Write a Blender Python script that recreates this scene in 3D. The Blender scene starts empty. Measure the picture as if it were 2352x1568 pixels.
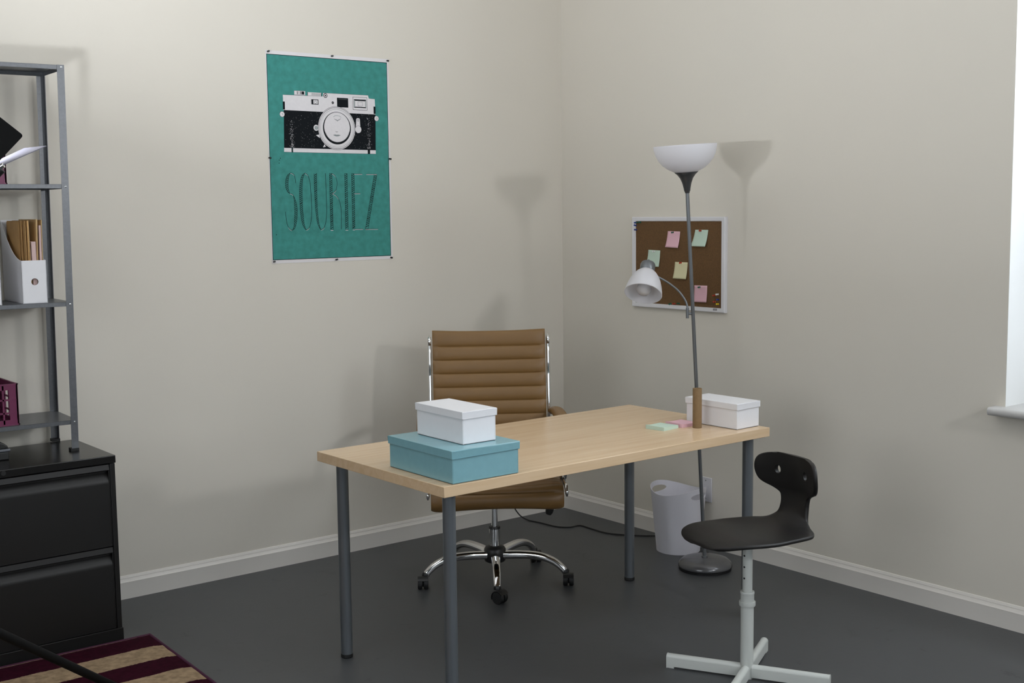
import bpy, bmesh, math, random
from mathutils import Vector, Matrix, Euler
random.seed(7)
S = bpy.context.scene
COL = S.collection
PI = math.pi
R = math.radians

# ------------------------------------------------------------------ camera, world, light, exposure
cam = bpy.data.cameras.new('camera')
cam.sensor_width = 36.0
cam.lens = 43.696
cam.clip_start = 0.05
co = bpy.data.objects.new('camera', cam)
COL.objects.link(co)
rx = Vector((0.78284754, -0.62209810, -0.01198712))
ux = Vector((0.07541663, 0.07574572, 0.99427105))
fx = Vector((0.61762615, 0.77926667, -0.10621389))
m = Matrix.Identity(4)
for i in range(3):
    m[i][0], m[i][1], m[i][2] = rx[i], ux[i], -fx[i]
m.translation = Vector((-4.18889, -4.85759, 1.56238))
co.matrix_world = m
S.camera = co

S.view_settings.view_transform = 'Standard'
S.view_settings.look = 'None'
S.view_settings.gamma = 1.0
S.view_settings.exposure = 0.0
S.view_settings.use_curve_mapping = False

w = bpy.data.worlds.new('overcast_sky')
S.world = w
w.use_nodes = True
w.node_tree.nodes['Background'].inputs[0].default_value = (0.86, 0.93, 1.0, 1)
w.node_tree.nodes['Background'].inputs[1].default_value = 3.6


def area(name, loc, direction, sx, sy, power, color, shape='RECTANGLE', spread=180):
    l = bpy.data.lights.new(name, 'AREA')
    l.shape = shape
    l.size = sx
    if shape in ('RECTANGLE', 'ELLIPSE'):
        l.size_y = sy
    l.energy = power
    l.color = color
    l.spread = R(spread)
    o = bpy.data.objects.new(name, l)
    COL.objects.link(o)
    o.location = loc
    o.rotation_euler = Vector(direction).to_track_quat('-Z', 'Y').to_euler()
    return o


LAMP_AXIS = Vector((0.50, 0.02, 0.82)).normalized()
LAMP_LENS = Vector((-3.47, -1.60, 1.63))
area('window_daylight_right', (0.30, -3.35, 2.5), (-1, 0, 0), 1.6, 0.9, 48, (0.86, 0.93, 1.0))
area('added_fill_rear', (-3.4, -7.25, 1.95), (0, 1, 0.0), 2.4, 2.0, 0.5, (0.88, 0.94, 1.0))  # added frontal fill through an invented rear window
area('added_fill_left', (-6.35, -3.3, 1.95), (1, 0, 0), 2.2, 2.0, 16, (1.0, 0.975, 0.92))  # added soft fill for left-facing sides, from an invented window
area('studio_lamp_rear', (-0.92, -5.4, 2.12), (-0.02, 1, -0.03), 0.26, 0.26, 17.5, (0.96, 0.975, 1.0), 'DISK', 150)
area('studio_lamp_light', LAMP_LENS + LAMP_AXIS * 0.012, LAMP_AXIS, 0.18, 0.18, 42, (0.885, 0.93, 1.0), 'DISK', 132)

# ------------------------------------------------------------------ materials
MATS = {}


def mat(name, col, rough=0.5, metal=0.0, spec=0.5, bump=0.0, bscale=200.0, var=0.0, vscale=6.0, **kw):
    if name in MATS:
        return MATS[name]
    M = bpy.data.materials.new(name)
    M.use_nodes = True
    nt = M.node_tree
    b = nt.nodes['Principled BSDF']
    b.inputs['Base Color'].default_value = (*col, 1)
    b.inputs['Roughness'].default_value = rough
    b.inputs['Metallic'].default_value = metal
    b.inputs['Specular IOR Level'].default_value = spec
    for k, v in kw.items():
        b.inputs[k.replace('_', ' ')].default_value = v
    tc = nt.nodes.new('ShaderNodeTexCoord')
    if var > 0:
        n = nt.nodes.new('ShaderNodeTexNoise')
        n.inputs['Scale'].default_value = vscale
        n.inputs['Detail'].default_value = 5
        nt.links.new(tc.outputs['Object'], n.inputs['Vector'])
        r = nt.nodes.new('ShaderNodeMapRange')
        r.inputs['From Min'].default_value = 0.25
        r.inputs['From Max'].default_value = 0.75
        r.inputs['To Min'].default_value = 1 - var
        r.inputs['To Max'].default_value = 1 + var
        nt.links.new(n.outputs['Fac'], r.inputs['Value'])
        mx = nt.nodes.new('ShaderNodeVectorMath')
        mx.operation = 'SCALE'
        mx.inputs[0].default_value = col
        nt.links.new(r.outputs['Result'], mx.inputs['Scale'])
        nt.links.new(mx.outputs['Vector'], b.inputs['Base Color'])
    if bump > 0:
        n2 = nt.nodes.new('ShaderNodeTexNoise')
        n2.inputs['Scale'].default_value = bscale
        n2.inputs['Detail'].default_value = 4
        nt.links.new(tc.outputs['Object'], n2.inputs['Vector'])
        bp = nt.nodes.new('ShaderNodeBump')
        bp.inputs['Strength'].default_value = bump
        bp.inputs['Distance'].default_value = 0.002
        nt.links.new(n2.outputs['Fac'], bp.inputs['Height'])
        nt.links.new(bp.outputs['Normal'], b.inputs['Normal'])
    MATS[name] = M
    return M


WALL = mat('wall_paint', (0.672, 0.632, 0.556), 0.75, bump=0.12, bscale=60, var=0.012, vscale=1.3)
WALLD = mat('dark_unseen_wall', (0.16, 0.155, 0.15), 0.8, bump=0.12, bscale=60)  # unseen walls made dark to cut the light they bounce back
CEIL = mat('ceiling_paint', (0.78, 0.765, 0.74), 0.9)
TRIM = mat('trim_paint', (0.73, 0.695, 0.645), 0.4, bump=0.05, bscale=30)
SILLM = mat('shaded_sill_paint', (0.50, 0.49, 0.475), 0.45)  # shade on the sill's room side put into its colour
REVEAL = mat('reveal_paint', (0.80, 0.81, 0.80), 0.7)
CHROME = mat('chrome', (0.78, 0.78, 0.78), 0.07, 1.0)
BLACKP = mat('black_plastic', (0.012, 0.012, 0.012), 0.42)
RUBBER = mat('black_rubber', (0.008, 0.008, 0.008), 0.6)
LEATHER = mat('tan_leather', (0.200, 0.108, 0.034), 0.42, bump=0.10, bscale=350, var=0.05, vscale=9)
SEAM = mat('tan_leather_seam', (0.12, 0.065, 0.025), 0.55)
LEGM = mat('grey_lacquered_steel', (0.16, 0.175, 0.19), 0.32, 0.55)
TEALB = mat('teal_card', (0.20, 0.40, 0.45), 0.27, spec=0.8, bump=0.08, bscale=400, var=0.03, vscale=40)
WHITEC = mat('white_card', (0.77, 0.765, 0.785), 0.40, bump=0.05, bscale=300, var=0.01, vscale=40)
DARKGAP = mat('dark_base_strip', (0.03, 0.03, 0.03), 0.8)  # dark tone for the thin slab below each box body
KRAFT = mat('kraft_card', (0.205, 0.125, 0.055), 0.75, bump=0.1, bscale=200, var=0.08, vscale=60)
NOTEG = mat('green_note_paper', (0.52, 0.65, 0.54), 0.75)
NOTEP = mat('pink_note_paper', (0.74, 0.45, 0.51), 0.75)
NOTEY = mat('yellow_note_paper', (0.68, 0.64, 0.40), 0.75)
STEEL = mat('galvanised_steel', (0.165, 0.172, 0.182), 0.36, 0.7, bump=0.05, bscale=90, var=0.10, vscale=110)
CABM = mat('black_cabinet_paint', (0.0070, 0.0066, 0.0062), 0.42, spec=0.42, bump=0.05, bscale=500)
CRATE = mat('magenta_plastic', (0.15, 0.022, 0.072), 0.38)
FOLDER = mat('manila_card', (0.56, 0.38, 0.18), 0.75, var=0.08, vscale=30)
FOLDERO = mat('orange_manila_card', (0.55, 0.32, 0.12), 0.75, var=0.08, vscale=30)
PINKPAP = mat('pale_pink_paper', (0.62, 0.45, 0.42), 0.8)
STOOLM = mat('charcoal_stool_plastic', (0.0115, 0.0105, 0.0100), 0.45, spec=0.3, bump=0.04, bscale=600)
STOOLW = mat('white_stool_steel', (0.58, 0.60, 0.57), 0.30)
LAMPG = mat('silver_grey_lamp_paint', (0.17, 0.18, 0.19), 0.32, 0.6)
LAMPD = mat('dark_grey_lamp_plastic', (0.045, 0.047, 0.05), 0.33, 0.3)
LAMPB = mat('grey_lamp_base_paint', (0.125, 0.125, 0.13), 0.22, 0.35)
BINM = mat('white_bin_plastic', (0.66, 0.65, 0.70), 0.45)
PLATE = mat('white_plate_plastic', (0.64, 0.63, 0.66), 0.35)
BOARDF = mat('white_board_frame', (0.70, 0.69, 0.71), 0.45)
PINB = mat('black_pin_plastic', (0.01, 0.01, 0.01), 0.25)
PING = mat('green_pin_plastic', (0.008, 0.095, 0.055), 0.25)
PINR = mat('red_pin_plastic', (0.42, 0.035, 0.015), 0.25)
PINU = mat('blue_pin_plastic', (0.01, 0.035, 0.22), 0.25)
PINW = mat('white_pin_plastic', (0.75, 0.75, 0.75), 0.25)
PINY = mat('yellow_pin_plastic', (0.72, 0.55, 0.02), 0.25)
PAPER = mat('poster_paper', (0.72, 0.695, 0.70), 0.7, spec=0.2, var=0.02, vscale=30)
PTEAL = mat('poster_teal_ink', (0.052, 0.250, 0.222), 0.7, spec=0.15, var=0.16, vscale=34)
PBLACK = mat('poster_black_ink', (0.007, 0.009, 0.011), 0.75, spec=0.1)
PWHITE = mat('poster_white_ink', (0.70, 0.675, 0.685), 0.7, spec=0.2, var=0.03, vscale=90)
PGREY = mat('poster_grey_ink', (0.30, 0.33, 0.33), 0.55)
TINK = mat('poster_letter_hatching_ink', (0.014, 0.034, 0.032), 0.75, spec=0.1)
FLAPM = mat('matte_black_flap', (0.006, 0.006, 0.006), 0.7, spec=0.12)
CABTOP = mat('glossy_black_cabinet_top', (0.0075, 0.0070, 0.0066), 0.24, spec=0.45)
LABELG = mat('grey_label', (0.16, 0.16, 0.17), 0.5)


def translucent(name, col, fac, rough=0.35):
    M = bpy.data.materials.new(name)
    M.use_nodes = True
    nt = M.node_tree
    out = nt.nodes['Material Output']
    b = nt.nodes['Principled BSDF']
    b.inputs['Base Color'].default_value = (*col, 1)
    b.inputs['Roughness'].default_value = rough
    t = nt.nodes.new('ShaderNodeBsdfTranslucent')
    t.inputs['Color'].default_value = (*col, 1)
    mx = nt.nodes.new('ShaderNodeMixShader')
    mx.inputs[0].default_value = fac
    nt.links.new(b.outputs[0], mx.inputs[1])
    nt.links.new(t.outputs[0], mx.inputs[2])
    nt.links.new(mx.outputs[0], out.inputs['Surface'])
    return M


SHADE = translucent('frosted_white_shade', (0.86, 0.855, 0.88), 0.42)
BULB = translucent('frosted_bulb_glass', (0.70, 0.69, 0.69), 0.3, 0.2)


def glass_pane():
    M = bpy.data.materials.new('window_glass')
    M.use_nodes = True
    nt = M.node_tree
    out = nt.nodes['Material Output']
    t = nt.nodes.new('ShaderNodeBsdfTransparent')
    g = nt.nodes.new('ShaderNodeBsdfGlossy')
    g.inputs['Roughness'].default_value = 0.02
    f = nt.nodes.new('ShaderNodeFresnel')
    f.inputs['IOR'].default_value = 1.45
    mx = nt.nodes.new('ShaderNodeMixShader')
    nt.links.new(f.outputs[0], mx.inputs[0])
    nt.links.new(t.outputs[0], mx.inputs[1])
    nt.links.new(g.outputs[0], mx.inputs[2])
    nt.links.new(mx.outputs[0], out.inputs['Surface'])
    return M


GLASS = glass_pane()


def emissive(name, col, strength):
    M = bpy.data.materials.new(name)
    M.use_nodes = True
    b = M.node_tree.nodes['Principled BSDF']
    b.inputs['Base Color'].default_value = (0.8, 0.8, 0.8, 1)
    b.inputs['Emission Color'].default_value = (*col, 1)
    b.inputs['Emission Strength'].default_value = strength
    return M


LENSM = emissive('glowing_lamp_lens', (1.0, 0.94, 0.88), 20)


def wood_mat():
    M = bpy.data.materials.new('pale_birch_laminate')
    M.use_nodes = True
    nt = M.node_tree
    b = nt.nodes['Principled BSDF']
    b.inputs['Roughness'].default_value = 0.27
    b.inputs['Specular IOR Level'].default_value = 0.6
    tc = nt.nodes.new('ShaderNodeTexCoord')
    mp = nt.nodes.new('ShaderNodeMapping')
    mp.inputs['Scale'].default_value = (1.3, 26.0, 26.0)
    nt.links.new(tc.outputs['Object'], mp.inputs['Vector'])
    n = nt.nodes.new('ShaderNodeTexNoise')
    n.inputs['Scale'].default_value = 1.6
    n.inputs['Detail'].default_value = 6
    n.inputs['Distortion'].default_value = 0.6
    nt.links.new(mp.outputs[0], n.inputs['Vector'])
    mp2 = nt.nodes.new('ShaderNodeMapping')
    mp2.inputs['Scale'].default_value = (6.0, 260.0, 260.0)
    nt.links.new(tc.outputs['Object'], mp2.inputs['Vector'])
    n2 = nt.nodes.new('ShaderNodeTexNoise')
    n2.inputs['Scale'].default_value = 1.5
    n2.inputs['Detail'].default_value = 3
    nt.links.new(mp2.outputs[0], n2.inputs['Vector'])
    ad = nt.nodes.new('ShaderNodeMath')
    ad.operation = 'MULTIPLY_ADD'
    ad.inputs[1].default_value = 0.35
    nt.links.new(n2.outputs['Fac'], ad.inputs[0])
    nt.links.new(n.outputs['Fac'], ad.inputs[2])
    cr = nt.nodes.new('ShaderNodeValToRGB')
    cr.color_ramp.elements[0].position = 0.45
    cr.color_ramp.elements[0].color = (0.61, 0.43, 0.262, 1)
    cr.color_ramp.elements[1].position = 0.95
    cr.color_ramp.elements[1].color = (0.695, 0.52, 0.338, 1)
    nt.links.new(ad.outputs[0], cr.inputs['Fac'])
    nt.links.new(cr.outputs['Color'], b.inputs['Base Color'])
    return M


WOOD = wood_mat()


def floor_mat():
    M = bpy.data.materials.new('grey_painted_concrete')
    M.use_nodes = True
    nt = M.node_tree
    b = nt.nodes['Principled BSDF']
    tc = nt.nodes.new('ShaderNodeTexCoord')
    n = nt.nodes.new('ShaderNodeTexNoise')
    n.inputs['Scale'].default_value = 2.2
    n.inputs['Detail'].default_value = 7
    n.inputs['Roughness'].default_value = 0.6
    nt.links.new(tc.outputs['Object'], n.inputs['Vector'])
    cr = nt.nodes.new('ShaderNodeValToRGB')
    cr.color_ramp.elements[0].position = 0.3
    cr.color_ramp.elements[0].color = (0.054, 0.057, 0.060, 1)
    cr.color_ramp.elements[1].position = 0.7
    cr.color_ramp.elements[1].color = (0.070, 0.073, 0.076, 1)
    nt.links.new(n.outputs['Fac'], cr.inputs['Fac'])
    # sparse dark scuffs and pits
    v = nt.nodes.new('ShaderNodeTexNoise')
    v.inputs['Scale'].default_value = 7.0
    v.inputs['Detail'].default_value = 9
    v.inputs['Roughness'].default_value = 0.75
    v.inputs['Distortion'].default_value = 1.5
    nt.links.new(tc.outputs['Object'], v.inputs['Vector'])
    r2 = nt.nodes.new('ShaderNodeValToRGB')
    r2.color_ramp.elements[0].position = 0.31
    r2.color_ramp.elements[0].color = (0.62, 0.62, 0.62, 1)
    r2.color_ramp.elements[1].position = 0.40
    r2.color_ramp.elements[1].color = (1, 1, 1, 1)
    nt.links.new(v.outputs['Fac'], r2.inputs['Fac'])
    mx = nt.nodes.new('ShaderNodeMix')
    mx.data_type = 'RGBA'
    mx.blend_type = 'MULTIPLY'
    mx.inputs['Factor'].default_value = 1.0
    nt.links.new(cr.outputs['Color'], mx.inputs[6])
    nt.links.new(r2.outputs['Color'], mx.inputs[7])
    nt.links.new(mx.outputs[2], b.inputs['Base Color'])
    mr = nt.nodes.new('ShaderNodeMapRange')
    mr.inputs['To Min'].default_value = 0.36
    mr.inputs['To Max'].default_value = 0.52
    nt.links.new(n.outputs['Fac'], mr.inputs['Value'])
    nt.links.new(mr.outputs[0], b.inputs['Roughness'])
    bp = nt.nodes.new('ShaderNodeBump')
    bp.inputs['Strength'].default_value = 0.15
    bp.inputs['Distance'].default_value = 0.004
    nt.links.new(v.outputs['Fac'], bp.inputs['Height'])
    nt.links.new(bp.outputs[0], b.inputs['Normal'])
    return M


FLOOR = floor_mat()


def cork_mat():
    M = bpy.data.materials.new('cork')
    M.use_nodes = True
    nt = M.node_tree
    b = nt.nodes['Principled BSDF']
    b.inputs['Roughness'].default_value = 0.9
    tc = nt.nodes.new('ShaderNodeTexCoord')
    v = nt.nodes.new('ShaderNodeTexVoronoi')
    v.inputs['Scale'].default_value = 420
    nt.links.new(tc.outputs['Object'], v.inputs['Vector'])
    cr = nt.nodes.new('ShaderNodeValToRGB')
    cr.color_ramp.elements[0].color = (0.100, 0.050, 0.017, 1)
    cr.color_ramp.elements[1].color = (0.160, 0.084, 0.030, 1)
    sep = nt.nodes.new('ShaderNodeSeparateColor')
    nt.links.new(v.outputs['Color'], sep.inputs[0])
    nt.links.new(sep.outputs[0], cr.inputs['Fac'])
    nt.links.new(cr.outputs['Color'], b.inputs['Base Color'])
    return M


CORK = cork_mat()


def rug_mat():
    M = bpy.data.materials.new('striped_rug_pile')
    M.use_nodes = True
    nt = M.node_tree
    b = nt.nodes['Principled BSDF']
    b.inputs['Roughness'].default_value = 1.0
    b.inputs['Specular IOR Level'].default_value = 0.1
    tc = nt.nodes.new('ShaderNodeTexCoord')
    n = nt.nodes.new('ShaderNodeTexNoise')
    n.inputs['Scale'].default_value = 90
    n.inputs['Detail'].default_value = 3
    nt.links.new(tc.outputs['Object'], n.inputs['Vector'])
    sx = nt.nodes.new('ShaderNodeSeparateXYZ')
    nt.links.new(tc.outputs['Object'], sx.inputs[0])
    a = nt.nodes.new('ShaderNodeMath')
    a.operation = 'MULTIPLY_ADD'
    a.inputs[1].default_value = 0.012
    nt.links.new(n.outputs['Fac'], a.inputs[0])
    nt.links.new(sx.outputs['Y'], a.inputs[2])
    d = nt.nodes.new('ShaderNodeMath')
    d.operation = 'DIVIDE'
    d.inputs[1].default_value = 0.272
    nt.links.new(a.outputs[0], d.inputs[0])
    fr = nt.nodes.new('ShaderNodeMath')
    fr.operation = 'FRACT'
    nt.links.new(d.outputs[0], fr.inputs[0])
    gt = nt.nodes.new('ShaderNodeMath')
    gt.operation = 'GREATER_THAN'
    gt.inputs[1].default_value = 0.5
    nt.links.new(fr.outputs[0], gt.inputs[0])
    mx = nt.nodes.new('ShaderNodeMix')
    mx.data_type = 'RGBA'
    mx.inputs[6].default_value = (0.37, 0.265, 0.165, 1)
    mx.inputs[7].default_value = (0.032, 0.0025, 0.010, 1)
    nt.links.new(gt.outputs[0], mx.inputs[0])
    n3 = nt.nodes.new('ShaderNodeTexNoise')
    n3.inputs['Scale'].default_value = 45
    n3.inputs['Detail'].default_value = 6
    nt.links.new(tc.outputs['Object'], n3.inputs['Vector'])
    mr = nt.nodes.new('ShaderNodeMapRange')
    mr.inputs['From Min'].default_value = 0.3
    mr.inputs['From Max'].default_value = 0.7
    mr.inputs['To Min'].default_value = 0.72
    mr.inputs['To Max'].default_value = 1.25
    nt.links.new(n3.outputs['Fac'], mr.inputs['Value'])
    sc = nt.nodes.new('ShaderNodeVectorMath')
    sc.operation = 'SCALE'
    nt.links.new(mx.outputs[2], sc.inputs[0])
    nt.links.new(mr.outputs[0], sc.inputs['Scale'])
    nt.links.new(sc.outputs[0], b.inputs['Base Color'])
    nb = nt.nodes.new('ShaderNodeTexNoise')
    nb.inputs['Scale'].default_value = 420
    nt.links.new(tc.outputs['Object'], nb.inputs['Vector'])
    bp = nt.nodes.new('ShaderNodeBump')
    bp.inputs['Strength'].default_value = 0.8
    bp.inputs['Distance'].default_value = 0.004
    nt.links.new(nb.outputs['Fac'], bp.inputs['Height'])
    nt.links.new(bp.outputs[0], b.inputs['Normal'])
    return M


RUGM = rug_mat()
RUGEDGE = mat('purple_rug_binding', (0.055, 0.006, 0.030), 0.8)


# ------------------------------------------------------------------ mesh helpers
class MB:
    """collects shapes; build() links them as one mesh object"""

    def __init__(self):
        self.bm = bmesh.new()
        self.mi = 0

    def face(self, vs):
        try:
            f = self.bm.faces.new(vs)
            f.material_index = self.mi
            return f
        except ValueError:
            return None

    def box(self, a, b, M=None):
        x0, y0, z0 = a
        x1, y1, z1 = b
        P = [(x0, y0, z0), (x1, y0, z0), (x1, y1, z0), (x0, y1, z0), (x0, y0, z1), (x1, y0, z1), (x1, y1, z1), (x0, y1, z1)]
        v = [self.bm.verts.new((M @ Vector(p)) if M else p) for p in P]
        for f in ((3, 2, 1, 0), (4, 5, 6, 7), (0, 1, 5, 4), (1, 2, 6, 5), (2, 3, 7, 6), (3, 0, 4, 7)):
            self.face([v[i] for i in f])
        return self

    def lathe(self, prof, seg=48, M=None, cap0=True, cap1=True):
        """prof: list of (r, z) revolved about z"""
        rings = []
        for (r, z) in prof:
            if r < 1e-6:
                p = Vector((0, 0, z))
                rings.append([self.bm.verts.new((M @ p) if M else p)])
            else:
                rg = []
                for i in range(seg):
                    t = 2 * PI * i / seg
                    p = Vector((r * math.cos(t), r * math.sin(t), z))
                    rg.append(self.bm.verts.new((M @ p) if M else p))
                rings.append(rg)
        for a, b in zip(rings, rings[1:]):
            for i in range(seg):
                j = (i + 1) % seg
                if len(a) == 1 and len(b) == 1:
                    continue
                if len(a) == 1:
                    self.face([a[0], b[j], b[i]])
                elif len(b) == 1:
                    self.face([a[i], a[j], b[0]])
                else:
                    self.face([a[i], a[j], b[j], b[i]])
        if cap0 and len(rings[0]) > 1:
            self.face(list(reversed(rings[0])))
        if cap1 and len(rings[-1]) > 1:
            self.face(rings[-1])
        return self

    def cyl(self, p0, p1, r0, r1=None, seg=32):
        p0, p1 = Vector(p0), Vector(p1)
        d = p1 - p0
        M = Matrix.Translation(p0) @ d.to_track_quat('Z', 'Y').to_matrix().to_4x4()
        return self.lathe([(r0, 0), (r1 if r1 is not None else r0, d.length)], seg, M)

    def sweep(self, pts, section, up=Vector((0, 0, 1)), scale=None, cap=True, closed=False):
        """sweep a closed 2D section (u sideways, v along up) along points"""
        pts = [Vector(p) for p in pts]
        n = len(pts)
        rings = []
        for i, p in enumerate(pts):
            if closed:
                t = (pts[(i + 1) % n] - pts[i - 1]).normalized()
            else:
                t = (pts[min(i + 1, n - 1)] - pts[max(i - 1, 0)]).normalized()
            u = t.cross(up)
            if u.length < 1e-4:
                u = t.cross(Vector((1, 0, 0)))
            u.normalize()
            v = u.cross(t).normalized()
            s = scale[i] if scale else (1, 1)
            if not isinstance(s, tuple):
                s = (s, s)
            rings.append([self.bm.verts.new(p + u * (a * s[0]) + v * (b * s[1])) for a, b in section])
        k = len(section)
        pairs = list(zip(rings, rings[1:]))
        if closed:
            pairs.append((rings[-1], rings[0]))
        for a, b in pairs:
            for i in range(k):
                j = (i + 1) % k
                self.face([a[i], a[j], b[j], b[i]])
        if cap and not closed:
            self.face(list(reversed(rings[0])))
            self.face(rings[-1])
        return self

    def tube(self, pts, r, seg=14, **kw):
        return self.sweep(pts, [(r * math.cos(2 * PI * i / seg), r * math.sin(2 * PI * i / seg)) for i in range(seg)], **kw)

    def extrude(self, poly, axis, a, b):
        """closed 2D polygon extruded along axis from a to b; poly in the two other axes (cyclic order)"""
        def mk(p, t):
            if axis == 'x':
                return (t, p[0], p[1])
            if axis == 'y':
                return (p[0], t, p[1])
            return (p[0], p[1], t)
        A = [self.bm.verts.new(mk(p, a)) for p in poly]
        B = [self.bm.verts.new(mk(p, b)) for p in poly]
        n = len(poly)
        for i in range(n):
            j = (i + 1) % n
            self.face([A[i], A[j], B[j], B[i]])
        self.face(list(reversed(A)))
        self.face(B)
        return self

    def build(self, name, mats, parent=None, smooth=35, bevel=0.0, bseg=2, sub=0, solid=0.0, offset=0.0, matrix=None):
        bmesh.ops.recalc_face_normals(self.bm, faces=self.bm.faces[:])
        me = bpy.data.meshes.new(name)
        self.bm.to_mesh(me)
        self.bm.free()
        if not isinstance(mats, (list, tuple)):
            mats = [mats]
        for mm in mats:
            me.materials.append(mm)
        if smooth is not None:
            me.shade_smooth()
            if smooth < 180:
                me.set_sharp_from_angle(angle=R(smooth))
        o = bpy.data.objects.new(name, me)
        COL.objects.link(o)
        if parent is not None:
            o.parent = parent
        if matrix is not None:
            o.matrix_local = matrix
        if solid:
            md = o.modifiers.new('thickness', 'SOLIDIFY')
            md.thickness = solid
            md.offset = offset
        if bevel > 0:
            md = o.modifiers.new('bevel', 'BEVEL')
            md.width = bevel
            md.segments = bseg
            md.limit_method = 'ANGLE'
            md.angle_limit = R(35)
        if sub:
            md = o.modifiers.new('subdivision', 'SUBSURF')
            md.levels = sub
            md.render_levels = sub
        return o


def smooth_path(pts, n=8, closed=False):
    """Catmull-Rom through points of any dimension"""
    P = [Vector(p) if len(p) == 3 else Vector((p[0], p[1], 0)) for p in pts]
    out = []
    N = len(P)
    rng = range(N) if closed else range(N - 1)
    for i in rng:
        if closed:
            p0, p1, p2, p3 = P[i - 1], P[i], P[(i + 1) % N], P[(i + 2) % N]
        else:
            p0, p1, p2, p3 = P[max(i - 1, 0)], P[i], P[i + 1], P[min(i + 2, N - 1)]
        for k in range(n):
            t = k / n
            out.append(0.5 * ((2 * p1) + (p2 - p0) * t + (2 * p0 - 5 * p1 + 4 * p2 - p3) * t * t + (3 * p1 - p0 - 3 * p2 + p3) * t ** 3))
    if not closed:
        out.append(P[-1])
    return out


def thing(name, label, cat, loc=(0, 0, 0), rz=0.0, group=None):
    o = bpy.data.objects.new(name, None)
    COL.objects.link(o)
    o.location = loc
    o.rotation_euler = (0, 0, R(rz))
    o.empty_display_size = 0.1
    return tag(o, label, cat, group)


def tag(o, label, cat, group=None):
    o['label'] = label
    o['category'] = cat
    if group:
        o['group'] = group
    return o


def struct(o):
    o['kind'] = 'structure'
    return o


def dup(root, loc=None, rz=None, matrix=None, label=None, group=None):
    r = root.copy()
    COL.objects.link(r)
    if matrix is not None:
        r.matrix_world = matrix
    if loc is not None:
        r.location = loc
    if rz is not None:
        r.rotation_euler = (0, 0, R(rz))
    if label:
        r['label'] = label
    if group:
        r['group'] = group
    for ch in list(root.children):
        c = ch.copy()
        COL.objects.link(c)
        c.parent = r
        for g in list(ch.children):
            d = g.copy()
            COL.objects.link(d)
            d.parent = c
    return r


def baked(o):
    """replace a mesh by its evaluated result and drop the modifiers"""
    dg = bpy.context.evaluated_depsgraph_get()
    dg.update()
    me = bpy.data.meshes.new_from_object(o.evaluated_get(dg))
    o.modifiers.clear()
    o.data = me
    return o


def cut(o, cutters):
    for c in cutters:
        md = o.modifiers.new('cut', 'BOOLEAN')
        md.operation = 'DIFFERENCE'
        md.solver = 'EXACT'
        md.object = c
    bpy.context.view_layer.update()
    baked(o)
    for c in cutters:
        bpy.data.objects.remove(c, do_unlink=True)
    return o


# ------------------------------------------------------------------ room shell
RX, RY, RZ = -6.2, -7.0, 3.25
WY0, WY1, WZ0, WZ1 = -4.2, -2.463, 0.823, 3.0      # window in the right wall
BX0, BX1, BZ0, BZ1 = -4.7, -2.1, 0.9, 3.0          # unseen window added in the rear wall, behind the camera, for fill

b = MB(); b.box((RX - .3, RY - .3, -0.1), (0.5, 0.2, 0)); struct(b.build('floor', FLOOR))
b = MB(); b.box((RX - .2, RY - .3, RZ), (0.5, 0.2, RZ + .1)); struct(b.build('ceiling', CEIL))
b = MB(); b.box((RX, 0, 0), (0.45, 0.15, RZ)); struct(b.build('wall_left', WALL))
b = MB()
b.mi = 0
b.box((0, RY, 0), (0.45, 0, WZ0 - 0.02)); b.box((0, RY, WZ1), (0.45, 0, RZ))
b.box((0, WY1, WZ0 - 0.02), (0.45, 0, WZ1)); b.box((0, RY, WZ0 - 0.02), (0.45, WY0, WZ1))
struct(b.build('wall_right', WALL))
b = MB()
b.box((RX, RY - .25, 0), (0.45, RY, BZ0)); b.box((RX, RY - .25, BZ1), (0.45, RY, RZ))
b.box((RX, RY - .25, BZ0), (BX0, RY, BZ1)); b.box((BX1, RY - .25, BZ0), (0.45, RY, BZ1))
struct(b.build('wall_rear', WALLD))
b = MB()
b.box((RX - .15, RY, 0), (RX, 0.15, 0.9)); b.box((RX - .15, RY, 3.0), (RX, 0.15, RZ))
b.box((RX - .15, RY, 0.9), (RX, -4.45, 3.0)); b.box((RX - .15, -2.15, 0.9), (RX, 0.15, 3.0))
struct(b.build('wall_far_left', WALLD))

# baseboards: tall flat board with a sloping moulded cap
BBP = [(0.0, 0.0), (0.012, 0.0), (0.012, 0.066), (0.0125, 0.069), (0.0095, 0.073), (0.006, 0.083), (0.0065, 0.0845),
       (0.0055, 0.087), (0.003, 0.094), (0.0, 0.0955)]
b = MB(); b.extrude([(-d, z) for d, z in BBP], 'x', RX, 0.0); struct(b.build('baseboard_left', TRIM, smooth=20))
b = MB(); b.extrude([(-d, z) for d, z in BBP], 'y', RY, 0.0); struct(b.build('baseboard_right', TRIM, smooth=20))

# window in the right wall: white plastered reveal, sill board, sashes and glass
b = MB()
b.box((0.0004, WY1 - 0.0008, WZ0), (0.44, WY1 + 0.0004, WZ1)); b.box((0.0004, WY0 - 0.0004, WZ0), (0.44, WY0 + 0.0008, WZ1))
b.box((0.0004, WY0, WZ1 - 0.0008), (0.44, WY1, WZ1))
struct(b.build('trim_1', REVEAL))
b = MB()
nose = [(-0.048 - 0.012 * math.cos(t), WZ0 - 0.015 + 0.015 * math.sin(t)) for t in [R(-90 + 18 * k) for k in range(11)]]
b.extrude([(0.0, WZ0 - 0.030)] + nose + [(0.0, WZ0)], 'y', WY0 - 0.035, WY1 + 0.037)
b.box((0.0, WY0, WZ0 - 0.02), (0.42, WY1, WZ0))
struct(b.build('trim_2', SILLM, smooth=40))
win = thing('window_1', 'tall white sash window deep in the right wall', 'window', (0.32, 0, 0))
del win['label'], win['category']
struct(win)
b = MB()
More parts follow.
